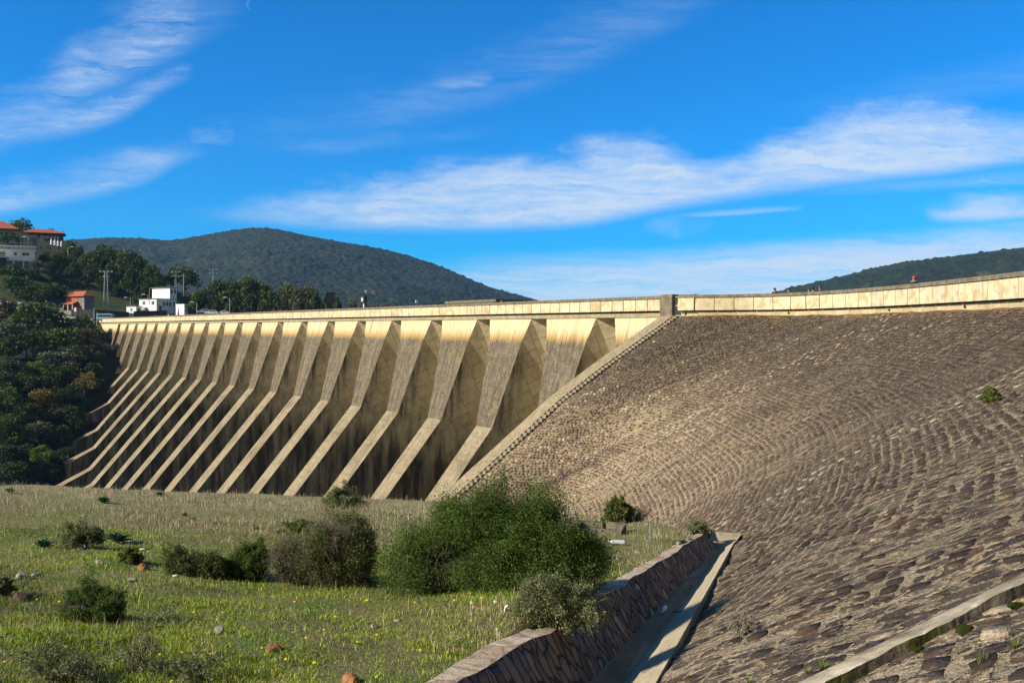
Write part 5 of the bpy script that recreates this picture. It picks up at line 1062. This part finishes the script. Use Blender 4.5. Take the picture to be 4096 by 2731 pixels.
MB().box(-2.4,-.01,2.8,10.2,-2,-.15).build('porch_floor',STONE,sh); MB().box(-.06,-.004,2.9,9.1,-.1,1.9).build('porch_wall',TIMBER,sh)
for u in (.5,2.1): win(sh,'x',u,2.9,.8,1.2,0,GREYROOF)
win(sh,'x',1.1,.3,1.2,1.2,0,GREYROOF)
# hillside hotel
q=at(84,1020,350); ho=empty('hotel',q,R(25),'brown hillside hotel with red hipped roofs and glazed terrace','hotel')
zz=lambda py:(CY-py)/F*350-q.z
MB().box(-8,5.7,.5,9,-4,zz(937)).build('wall',BEIGE,ho); MB().box(5.72,19.5,-1,7,-6,zz(962)).build('wing_wall',BEIGE,ho)
MB().box(2.2,14.2,.3,9,zz(937)+.002,zz(924)).build('upper_wall',BROWN,ho); MB().box(5.75,14.1,.2,6.9,zz(962)+.002,zz(937)).build('upper_wall',BROWN,ho)
hip(MB(),.6,14.6,-.3,10,zz(928),zz(908),.9,5.0).build('roof',TILE,ho)
MB().box(-10,-1.2,1.2,9,zz(937)+.002,zz(916)).build('upper_wall',TIMBER,ho); hip(MB(),-14,-1.4,0,11,zz(917),zz(882),1.,6).build('roof',TILE,ho)
MB().box(-8,5.6,.35,.42,zz(936),zz(926)).build('glass_balustrade',glassy('balustrade_glass',(.10,.16,.19)),ho)
for u in (6.6,7.7,8.8,10.0,11.2,12.3): win(ho,'x',u,zz(952),.95,1.25,.2,GREYROOF,glassy('sky_glass',(.18,.25,.32)),False)
for u in (-5,-1.6,1.4,3.2): win(ho,'x',u,zz(965),1.3,1.6,.5,GREYROOF,sill=False)
for u in (-4,-1.5,1.5): win(ho,'x',u,zz(988),1.9,1.3,.5,GREYROOF,sill=False)
MB().box(4.0,5.72,.3,.49,zz(1005),zz(950)).build('stair_glazing',glassy('dark_glazing',(.02,.03,.04)),ho)
for u,w in ((6.5,.9),(8.8,1.5),(12.8,.7)): win(ho,'x',u,zz(994),w,1.25,-1,GREYROOF,sill=False)
for k in range(7): win(ho,'x',14.4+k*.6,zz(994)-.2,.3,1.1,-1,GREYROOF,sill=False)
m=MB(); m.prism([(5.72,zz(962)+.004),(8.6,zz(962)+.004),(7.2,zz(950)),(5.72,zz(950))],'y',-1,-.7).build('ramp_wall',BEIGE,ho)
for k,px in enumerate((205,219,232,246)):
    p=at(px,978+k*2.5,347.); s=MB().lathe([(.42,0),(.45,.25),(.28,.35),(.34,.9),(.42,1.3),(.30,1.6),(.12,1.72),(.17,1.85),(.20,2.02),(.10,2.2)],10).build('statue',WHITE); s.location=p
    tag(s,f'white statue, {ORD[k]} from the left on the hotel terrace wall','statue','statues on the hotel terrace')
# white balcony house
q=at(22,1045,320); bh=empty('balcony_house',q,R(25),'white house with balustraded roof terrace and stone pillars below the hotel','house')
zb=lambda py:(CY-py)/F*320-q.z
MB().box(0,9.2,0,7,zb(1042),zb(1003)).build('wall',WHITE,bh); MB().box(-2.5,9.8,-.5,7.5,zb(1003)+.002,zb(998)).build('roof_terrace',WHITE,bh)
m=MB(); 
for i in range(30): m.tube((-2.3+i*.41,-.4,zb(998)),(-2.3+i*.41,-.4,zb(985)),.07,n=6)
m.build('balusters',WHITE,bh); MB().box(-2.5,9.8,-.5,-.3,zb(985)+.002,zb(981)).build('handrail',WHITE,bh); MB().box(-2.5,-1.9,-.52,.1,zb(998),zb(976)).build('corner_pier',WHITE,bh)
for u,w in ((2.6,.95),(5.2,2.2)): win(bh,'x',u,zb(1020),w,1.0,0,RED,glassy('dark_pane',(.015,.012,.012)),False)
for u in (2.2,5.4,8.7): MB().box(u,u+.45,.1,.6,zb(1078),zb(1042)-.002).build('pillar',WHITE,bh)
MB().box(.3,9,.7,6.5,zb(1085),zb(1043)).build('stone_basement',STONE,bh)
q=at(0,1060,312); eh=empty('edge_house',q,R(25),'dark concrete house frame with white balcony cut by the left edge','house')
MB().box(-7,1.6,0,6,-3,2.6).build('wall',BROWN,eh); MB().box(-7,2.6,-1.2,6,2.602,2.85).build('balcony_slab',WHITE,eh); m=MB()
for i in range(20): m.tube((-6+i*.44,-1.1,2.85),(-6+i*.44,-1.1,3.5),.06,n=6)
m.build('balusters',WHITE,eh); MB().box(-7,2.6,-1.2,-1.,3.502,3.62).build('handrail',WHITE,eh); MB().box(1.7,2.1,-1.,-.6,-3,2.6).build('pillar',BROWN,eh)
# road side walls and railing
def rwall(name,pts,h,th,mat,label,cat='wall'):
    P=[at(*p) for p in pts]; o=empty(name,P[0],0,label,cat); m=MB()
    for a,b in zip(P,P[1:]):
        a=a-P[0]; b=b-P[0]; d=(b-a).normalized(); n=Vector((-d.y,d.x,0))*th; u=Vector((0,0,h)); v=Vector((0,0,-4))
        A=[a+v,b+v,b+u,a+u]; m.face(A); m.face([x+n for x in A][::-1]); m.face([a+u,b+u,b+u+n,a+u+n])
    m.build('wall_body',mat,o); return o
rwall('retaining_wall',[(285,1262,281),(380,1262,281),(516,1272,286)],1.9,.4,DSTONE,'dark stone retaining wall below the tiled house along the road')
rwall('retaining_wall',[(535,1266,288),(668,1262,292)],1.7,.4,DSTONE,'dark retaining wall in front of the white block house')
rwall('low_wall',[(165,1262,277),(255,1264,277)],2.6,.3,STONE,'long stone shed wall with flat top left of the tiled house')
ra=empty('road_railing',at(195,1268,274),0,'pale concrete railing along the road at the left end of the dam','railing'); rl=ra.location; m=MB(); b=at(372,1284,274)-rl
for z in (0,.4): m.tube((0,0,.3+z),(b.x,b.y,b.z+.3+z),.07,n=6)
m.build('rail',WHITE,ra); m=MB()
for i in range(12): p=b*(i/11); m.box(p.x-.1,p.x+.1,-.1,.1,p.z-1.5,p.z+.85)
m.build('rail_posts',WHITE,ra)
# hut and lamp posts standing on the dam road
def road_pt(px,y_up=3.9):
    """point on the dam road seen at column px"""
    k=(px-CX)/F; ex,ey=-E2[0],-E2[1]; bx=D0[0]-N2[0]*y_up; by=D0[1]-N2[1]*y_up; t=(k*by-bx)/(ex-k*ey); return Vector((bx+ex*t,by+ey*t,1.42))
p=road_pt(1905,9); hut=empty('gate_hut',(p.x,p.y,1.0),DAM_RZ,'low flat roofed concrete hut with white window behind the dam parapet','hut'); hz=(CY-1201)/F*p.y-1.0
MB().box(-6,5,0,4,-3,hz-.35).build('wall',PILLAR,hut); MB().box(-6.8,5.8,-.8,4.8,hz-.348,hz).build('roof',COPING,hut); win(hut,'x',-5.4,hz-1.5,2.4,1.0,0,WHITE,sill=False)
DKM=mottled('dark_lamp_metal',(.03,.032,.035),.2,6,.5,.4); 
p=road_pt(1305,1.2); so_=empty('solar_lamp',p,DAM_RZ,'solar lamp with tilted panel on short post at the dam parapet','lamp'); hz=(CY-1222)/F*p.y-p.z
MB().tube((0,0,0),(0,0,hz),.09,n=8).tube((0,0,hz),(.5,0,hz+.5),.06,n=6).build('post',DKM,so_); Mx=Matrix.Translation((1.05,0,hz+1.2))@Matrix.Rotation(R(-52),4,'Y'); MB().box(-1.1,1.1,-.8,.8,-.05,.05,0,Mx).build('solar_panel',glassy('solar_cells',(.06,.07,.085)),so_); MB().box(.0,.35,-.15,.15,hz-.25,hz+.25).build('lamp_head',DKM,so_)
p=road_pt(1456,1.2); fp_=empty('floodlight_post',p,DAM_RZ,'white post carrying square black floodlight on the dam parapet','lamp'); hz=(CY-1212)/F*p.y-p.z; MB().tube((0,0,0),(0,0,hz),.13,n=10).build('post',WHITE,fp_); s_=MB().box(-.55,.55,-.28,.2,hz+.002,hz+1.0).build('lamp_box',DKM,fp_); MB().box(-.3,.3,-.30,-.281,hz+.25,hz+.75).build('lens',glassy('lens_glass',(.35,.36,.36)),fp_)
def street_lamp(px,top,bot,Y,label,arm=-1,n=1):
    p=at(px,bot,Y); h=(bot-top)/F*Y; o=empty('street_lamp',p,0,label,'street lamp'); MB().tube((0,0,-1.5),(0,0,h*.94),.11,.07,n=8).build('pole',GALV,o)
    m=MB().tube((0,0,h*.9),(arm*1.2,0,h),.05,n=6); m.build('arm',GALV,o); MB().box(min(arm*1.0,arm*2.0),max(arm*1.0,arm*2.0),-.18,.18,h-.02,h+.14).build('lamp_head',WHITE,o); return o
street_lamp(787,1208,1258,290,'concrete street lamp beside the parked silver car'); street_lamp(919,1190,1248,292,'street lamp in front of the dark trees right of the parked cars'); street_lamp(82,947,990,330,'tall curved street lamp in front of the hotel',1); street_lamp(272,988,1010,335,'street lamp at the right end of hotel wing',1)
street_lamp(592,1178,1200,296,'lamp over the roof of the white block house',-1); street_lamp(521,1190,1212,294,'lamp on the annex roof of white block house',-1)
for px,t,b,Y,l in ((376,1232,1285,272,'plain grey pole at the left end of the dam parapet'),(388,1250,1282,274,'short white pole next to the blue bus'),(112,945,992,332,'plain concrete utility pole in front of the hotel'),(598,1157,1200,297,'thin mast on the white block house roof'),(735,1098,1165,325,'dark lattice pole right of the double floodlight mast')):
    p=at(px,b,Y); h=(b-t)/F*Y; o=MB().tube((0,0,-1.5),(0,0,h),.12,.09,n=8).lathe([(.16,h),(.16,h+.1)],8).build('utility_pole',GALV); o.location=p; tag(o,l,'pole')
def lattice(name,px,top,bot,Y,w0,w1,label,arms):
    p=at(px,bot,Y); h=(bot-top)/F*Y; o=empty(name,p,R(20),label,'mast'); m=MB(); n=12; c=lambda i,f:Vector(((-1,1,1,-1)[i]*(w0+(w1-w0)*f)/2,(-1,-1,1,1)[i]*(w0+(w1-w0)*f)/2,h*f))
    for i in range(4): m.tube(c(i,0)-Vector((0,0,1.5)),c(i,1),.07,n=5)
    for k in range(n):
        for i in range(4): m.tube(c(i,k/n),c((i+1)%4,(k+1)/n),.035,n=4); m.tube(c((i+1)%4,k/n),c(i,(k+1)/n),.035,n=4)
    m.build('lattice',GALV,o)
    for f,wd,k in arms:
        MB().tube((-wd/2,0,h*f),(wd/2,0,h*f),.07,n=5).build('cross_arm',GALV,o)
        for j in range(k): x=-wd/2+wd*j/max(k-1,1); MB().box(x-.32,x+.32,-.35,.05,h*f+.05,h*f+.4).build('floodlight',WHITE,o)
lattice('lattice_mast',424,1088,1233,290,1.5,.75,'tall steel lattice mast with row of white floodlights on top',[(1.,3.4,4),(.86,1.2,2)])
lattice('lattice_mast',703,1090,1150,322,.5,.4,'slim mast with two rows of floodlights behind the block house tower',[(1.,2.4,3),(.72,2.2,3)])
lattice('lattice_mast',853,1076,1150,345,.5,.3,'far slim mast with scattered white lamps against the mountain',[(.95,2.6,2),(.75,2.4,2)])

# ------------------------------------------------------------------ vehicles on the road
TYRE=mottled('tyre_rubber',(.02,.02,.02),.2,4); RIM=mottled('wheel_rim',(.4,.4,.4),.2,4,.4,.5,metal=.5); LAMPG=glassy('headlamp_glass',(.5,.5,.48))
def vehicle(name,p,rz,L,Wd,H,paint,label,cat,van=False):
    o=empty(name,p,rz,label,cat); t=NT(name+'_paint'); t.base(t.mix(t.noise(t.obj(),2.,3),paint,tuple(c*.85 for c in paint))); t.rough(.35); t.b.inputs['Specular IOR Level'].default_value=.5
    if van: pr=[(-L/2,.35),(L/2,.35),(L/2,H*.5),(L/2-.25,H*.92),(L/2-.6,H),(-L/2+.15,H),(-L/2,H*.9)]; gl=[(-L*.46,H*.52),(L*.44,H*.52),(L*.40,H*.84),(-L*.46,H*.84)]
    else: pr=[(-L/2,.3),(L/2,.3),(L/2,H*.48),(L*.26,H*.62),(L*.10,H*.97),(-L*.26,H),(-L*.42,H*.66),(-L/2,H*.6)]; gl=[(-L*.36,H*.64),(L*.21,H*.64),(L*.08,H*.93),(-L*.25,H*.95)]
    MB().prism(pr,'y',-Wd/2,Wd/2).build('body',t.m,o,bevel=.07); MB().prism(gl,'y',-Wd/2-.012,Wd/2+.012).build('side_windows',GLASS,o)
    for x in (-L*.31,L*.31):
        for y in (-Wd/2-.01,Wd/2-.19):
            w=MB(); Mx=Matrix.Translation((x,y+.2,.33))@Matrix.Rotation(R(90),4,'X'); w.lathe([(.22,0),(.33,.02),(.33,.18),(.22,.2)],14,0,Mx); wo=w.build('wheel',TYRE,o); MB().lathe([(.2,-.005),(.2,.205)],12,0,Mx).build('rim',RIM,wo)
    for y in (-Wd*.38,Wd*.38): MB().box(L/2-.06,L/2+.015,y-.15,y+.15,H*.36,H*.46).build('headlight',LAMPG,o)
    return o
vehicle('parked_car',at(815,1254,288),R(200),4.1,1.7,1.45,(.60,.61,.62),'silver hatchback car parked on the road right of the white kiosk','car')
vehicle('parked_car',at(847,1258,286),R(185),4.1,1.7,1.4,(.62,.63,.64),'pale grey car whose roof shows just above the parapet right of the silver hatchback','car')
vehicle('parked_car',at(895,1260,288),R(180),4.1,1.7,1.45,(.52,.53,.52),'light car half hidden behind the parapet below the street lamp','car')
vehicle('parked_car',at(358,1284,276),R(190),4.2,1.7,1.45,(.03,.035,.05),'dark car at the left end of the dam next to the grey pole','car')
vehicle('minibus',at(421,1282,273),R(182),4.6,1.9,2.1,(.22,.42,.52),'light blue minibus parked at the left end of the dam','bus',True)
vehicle('coach',at(45,1248,281),R(178),9.,2.5,3.1,(.66,.67,.70),'white coach half hidden behind trees at the left edge','bus',True)
# ------------------------------------------------------------------ people
SKIN=mottled('skin',(.36,.22,.15),.12,8)
def skin(name,V,E,Rr,mat,parent):
    me=bpy.data.meshes.new(name); me.from_pydata(V,E,[]); o=link(name,me,mat,parent); md=o.modifiers.new('skin','SKIN'); md.use_smooth_shade=True
    for d,r_ in zip(me.skin_vertices[0].data,Rr): d.radius=r_ if isinstance(r_,tuple) else (r_,r_)
    me.skin_vertices[0].data[0].use_root=True; s=o.modifiers.new('sub','SUBSURF'); s.levels=1; s.render_levels=1; return o
def cloth(c,name): return mottled(name,c,.2,8)
HB=[((0,0,.95),(.14,.105)),((0,0,1.12),(.135,.095)),((0,0,1.30),(.165,.11)),((0,0,1.43),(.10,.08)),((0,0,1.50),.055),((0,.01,1.56),.075),((0,.015,1.64),(.085,.10)),((0,.01,1.72),(.06,.07))]
def person(p,rz,top,legs,hair,label,hood=None,arm=None,h=1.72,hat=None):
    o=empty('person',p,rz,label,'person'); s=h/1.75; o.scale=(s,s,s)
    V=[v for v,_ in HB]; Rr=[r for _,r in HB]; E=[(i,i+1) for i in range(7)]
    def add(pts,par):
        for v,r_ in pts: V.append(v); Rr.append(r_); E.append((par,len(V)-1)); par=len(V)-1
    for sg in (-1,1):
        add([((sg*.10,0,.88),.085),((sg*.11,.01,.50),.06),((sg*.11,-.01,.09),.042),((sg*.11,.10,.04),.038),((sg*.11,.17,.03),.03)],0)
        if arm and sg==1: add([((.20,0,1.40),.055),((.40,.10,1.36),.043),((.58,.24,1.52),.033),((.66,.30,1.56),.036),((.74,.34,1.58),.02)],3)
        else: add([((sg*.20,0,1.40),.055),((sg*.27,-.02,1.13),.043),((sg*.25,.10,.90),.033),((sg*.245,.13,.83),.036),((sg*.24,.15,.75),.02)],3)
    skin('body',V,E,Rr,SKIN,o)
    V=[];Rr=[];E=[]
    for i in range(4): V.append(HB[i][0]); Rr.append(tuple(x+.025 for x in HB[i][1]))
    E=[(0,1),(1,2),(2,3)]
    for sg in (-1,1):
        if arm and sg==1: add([((.21,0,1.40),.075),((.41,.10,1.36),.06),((.55,.22,1.49),.05)],3)
        else: add([((sg*.21,0,1.40),.075),((sg*.28,-.02,1.13),.062),((sg*.255,.09,.92),.05)],3)
    skin('jacket',V,E,Rr,top,o)
    V=[(0,0,.98)];Rr=[(.155,.12)];E=[]
    for sg in (-1,1): add([((sg*.10,0,.86),.105),((sg*.115,.01,.50),.08),((sg*.115,-.01,.12),.06)],0)
    skin('trousers',V,E,Rr,legs,o)
    M_=Matrix.Translation((0,-.012,1.665))@Matrix.Diagonal((1,1.14,1,1)); big=1.04 if hat else 1.
    MB().lathe([(.088*big,-.03),(.102*big,.02),(.098*big,.07),(.07*big,.115),(.02,.135)],12,0,M_).build('knit_hat' if hat else 'hair',hat or hair,o,smooth=True)
    for sg in (-1,1): MB().lathe([(.012,0),(.010,.008),(.003,.011)],6,0,Matrix.Translation((sg*.033,.108,1.655))@Matrix.Rotation(R(-90),4,'X')).build('eye',DARK,o)
    MB().lathe([(.016,0),(.012,.02),(.004,.03)],6,0,Matrix.Translation((0,.105,1.615))@Matrix.Rotation(R(-80),4,'X')).build('nose',SKIN,o)
    if hood: MB().lathe([(.19,1.40),(.215,1.46),(.20,1.52),(.12,1.50)],14).build('fur_hood',hood,o,smooth=True)
    return o
BLK=cloth((.018,.018,.022),'black_cloth'); NAVY=cloth((.03,.035,.06),'navy_cloth'); DRKG=cloth((.05,.055,.05),'olive_cloth'); WHC=cloth((.70,.70,.70),'white_cloth'); REDC=cloth((.45,.03,.05),'red_cloth'); ORG=cloth((.50,.19,.03),'orange_cloth'); JEAN=cloth((.05,.07,.12),'denim'); HAIR=cloth((.022,.016,.012),'dark_hair'); AUB=cloth((.10,.035,.022),'auburn_hair'); FUR=cloth((.16,.13,.10),'grey_fur'); HATR=cloth((.42,.04,.07),'red_knit')
def crest_person(px,ytop,h,rz,*a,**k):
    """stands on the embankment crest road behind the parapet, head top seen at (px, ytop)"""
    best=None
    for l in np.linspace(0,WLEN-2,900):
        p=wall_pt(l,-1.0,1.30); q=CX+F*p.x/p.y
        if best is None or abs(q-px)<best[0]: best=(abs(q-px),p)
    p=best[1]; return person(p,rz,*a,h=max(1.5,min(1.95,(CY-ytop)/F*p.y-1.30)),**k)
crest_person(3099,1154,1.7,R(180),BLK,JEAN,HAIR,'person in dark jacket facing the camera, leftmost behind the embankment parapet')
crest_person(3157,1153,1.7,R(100),NAVY,JEAN,HAIR,'person in a navy hood standing second from left behind the embankment parapet',hat=NAVY)
crest_person(3236,1154,1.6,R(20),DRKG,JEAN,AUB,'auburn haired person behind the embankment parapet left of the pointing one')
crest_person(3252,1152,1.7,R(-60),BLK,JEAN,HAIR,'dark haired person stretching an arm to the right behind the parapet',arm=True)
crest_person(3281,1145,1.8,R(150),BLK,JEAN,cloth((.10,.07,.055),'cropped_hair'),'short haired person in black at the end of the pointing arm')
crest_person(3655,1102,1.9,R(10),BLK,BLK,HAIR,'person in black coat, fur hood and red knit hat seen from behind',hood=FUR,hat=HATR)
def dam_person(px,ytop,*a,y_up=1.6,rz=0,**k):
    p=road_pt(px,y_up); return person(p,rz,*a,h=max(1.5,min(2.,(CY-ytop)/F*p.y-1.42)),**k)
dam_person(2006,1203,ORG,JEAN,HAIR,'person in orange hat on the dam crest beside the flat roofed hut',hat=ORG,rz=2.)
dam_person(1985,1208,BLK,JEAN,HAIR,'dark haired person left of the orange hat on the dam crest',rz=1.)
def hill_person(px,foot,Y,*a,rz=0,**k):
    p=on(px,Y) if Y else hit(px,foot); return person(p,rz,*a,**k)
hill_person(278,1140,None,WHC,BLK,HAIR,'person in white top walking up the grassy hill slope',rz=2.)
hill_person(290,1152,None,BLK,BLK,HAIR,'left one of two people in black on the grassy hill slope',rz=1.); hill_person(298,1153,None,BLK,BLK,HAIR,'right one of two people in black on the grassy hill slope',rz=4.)
hill_person(322,1162,None,BLK,BLK,HAIR,'lone dark figure on the slope right of the two people in black',rz=4.,h=1.5); hill_person(350,1170,None,NAVY,BLK,HAIR,'dark figure lowest on the grassy slope above the tiled house',rz=4.,h=1.5)
hill_person(416,1222,None,REDC,JEAN,HAIR,'person in red top beside the tall lattice mast',rz=4.)
for k,(px,c,l) in enumerate([(620,NAVY,'person in navy at the road below the white block house'),(667,BLK,'person in black at the road beside the white block house corner'),(673,WHC,'person in white at the road below the white house tower'),(907,REDC,'person in reddish top by the road under the dark trees')]):
    p=at(px,1270,284); person(Vector((p.x,p.y,(CY-1258)/F*284-1.45)),k*1.3,c,BLK,HAIR,l)
for k,(px,py,c,l) in enumerate([(207,1262,WHC,'person in white leftmost at the road railing below the tiled house'),(216,1263,WHC,'second person in white at the road railing'),(234,1264,BLK,'person in black at the road railing near the grey sign'),(361,1278,BLK,'person in black at the corner where railing meets the dam')]):
    p=at(px,py+16,276.5); person(p,k*1.7,c,BLK,HAIR,l)
p=at(301,1272,275.5); sg=empty('road_sign',p,0,'small white road sign on a pole by the railing','sign'); MB().tube((0,0,-1),(0,0,2.4),.05,n=6).build('pole',GALV,sg); MB().box(-.35,.35,-.06,-.02,2.0,3.2).build('sign_plate',WHITE,sg)

# ------------------------------------------------------------------ wooded mountains
def worley(x,y,s):
    ix=np.floor(x); iy=np.floor(y); d=np.full(x.shape,9.)
    for a in (-1,0,1):
        for b in (-1,0,1):
            cx=ix+a; cy=iy+b; d=np.minimum(d,np.hypot(cx+_hash(cx,cy,s)-x,cy+_hash(cx,cy,s+5)-y))
    return d
t=NT('mountain_forest'); p=t.pos(); n1=t.noise(p,.012,5,.6); n2=t.noise(p,.11,4,.65); v=t.sep(t.vor(p,.11,'Color'))[0]
c=t.ramp(t.math('MULTIPLY_ADD',n2,.6,t.math('MULTIPLY',v,.4)),[(.25,(.005,.012,.007)),(.5,(.010,.020,.010)),(.75,(.020,.031,.014))]); c=t.mix(t.mr(n1,.5,.7,0,.6),c,(.030,.034,.018)); c=t.mix(t.mr(t.noise(p,.02,4),.68,.74,0,.5),c,(.13,.10,.06)); t.base(c); FOREST=t.m
def mountain(name,prof,Yr,Yf,Yb,dx,dy,seed,crown):
    px=np.array([a for a,_ in prof],float); py=np.array([b for _,b in prof],float); zr=(CY-py)/F*Yr; xr=(px-CX)/F*Yr
    X=np.arange(xr[0],xr[-1],dx); Y=np.arange(Yf,Yb,dy); XX,YY=np.meshgrid(X,Y,indexing='ij')
    ridge=np.interp(XX*Yr/YY,xr,zr); ridge=(ridge+np.interp(XX*Yr/YY-18,xr,zr)+np.interp(XX*Yr/YY+18,xr,zr))/3
    f=np.clip((YY-Yf)/(Yr-Yf),0,1); g=np.where(YY<=Yr,f**.85,np.clip(1-(YY-Yr)/(Yb-Yr),0,1))
    spur=(fbm(XX*.006,YY*.0035,4,seed)-.5)*2
    Z=-25+(ridge+25)*g*(1+.30*spur*(1-f)*f*3*(YY<Yr))-ridge*.0
    wd=worley(XX/crown,YY/crown,seed); w2=worley(XX/crown/1.9,YY/crown/1.9,seed+3)
    Z=Z+(.75-wd).clip(-.2,.8)*crown*.5+(.7-w2).clip(-.1,.7)*crown*.5
    Z=np.where(YY<=Yr,np.minimum(Z,ridge*YY/Yr+crown*.45*(1-wd)-1.5),Z)
    me=np_mesh(name,np.stack([XX,YY,Z],-1).reshape(-1,3),grid_faces(*XX.shape),True); tag(link(name,me,FOREST),kind='structure'); return XX,YY,Z
K=1.7415
MT=mountain('mountain',[(-700,1010),(0,985)]+[(a*K,b*K) for a,b in ((165,552),(250,547),(330,549),(390,555),(450,545),(530,530),(590,523),(640,528),(700,542),(780,557),(850,568),(920,583),(1000,608),(1060,634),(1120,660),(1180,677),(1235,690),(1300,715),(1400,745),(1500,770))],1800,950,2050,2.0,2.8,71,8.)
mountain('hill',[(a*K,b*K) for a,b in ((1640,730),(1700,700),(1780,674),(1850,655),(1900,645),(1960,630),(2020,615),(2080,604),(2140,597),(2230,585),(2352,570),(2500,556),(2800,540))],1150,560,1500,2.2,3.4,81,7.5)
for k,(px,py,w,l,c) in enumerate([(1462,1163,9,'pale farmhouse on the far mountain side, left of two',(.42,.35,.28)),(1492,1168,14,'reddish long farm roof beside the pale farmhouse on the mountain',(.38,.22,.17)),(1668,1204,12,'white farm house low on the mountain above the parapet',(.55,.52,.46))]):
    ox=CX+F*MT[0]/MT[1]; oy=CY-F*MT[2]/MT[1]; cand=(abs(ox-px)<6)&(abs(oy-py)<5); Y=float(MT[1][cand].min()) if cand.any() else 1200.; p=at(px,py,Y); s=w/F*Y; o=empty('farmhouse',p,.3*k,l,'house'); MB().box(-s/2,s/2,-s*.3,s*.3,-14,s*.22).build('wall',mottled('farm_wall_%s'%'abc'[k],c,.1),o); hip(MB(),-s/2,s/2,-s*.3,s*.3,s*.22,s*.40,.3).build('roof',TILE,o)

# ------------------------------------------------------------------ air
t=NT('air'); t.n.remove(t.b); pv=t.N('ShaderNodeVolumePrincipled'); pv.inputs['Color'].default_value=(.30,.58,1,1); pv.inputs['Density'].default_value=.00007; pv.inputs['Anisotropy'].default_value=.0
t.l.new(pv.outputs[0],t.n['Material Output'].inputs['Volume'])
hz=MB().box(-3600,3600,-120,3400,-75,430).build('haze',t.m); tag(hz,kind='stuff')
scene.cycles.volume_step_rate=10; scene.cycles.volume_bounces=0
scene.cycles.max_bounces=5; scene.cycles.diffuse_bounces=3; scene.cycles.glossy_bounces=2; scene.cycles.transmission_bounces=4; scene.cycles.transparent_max_bounces=4
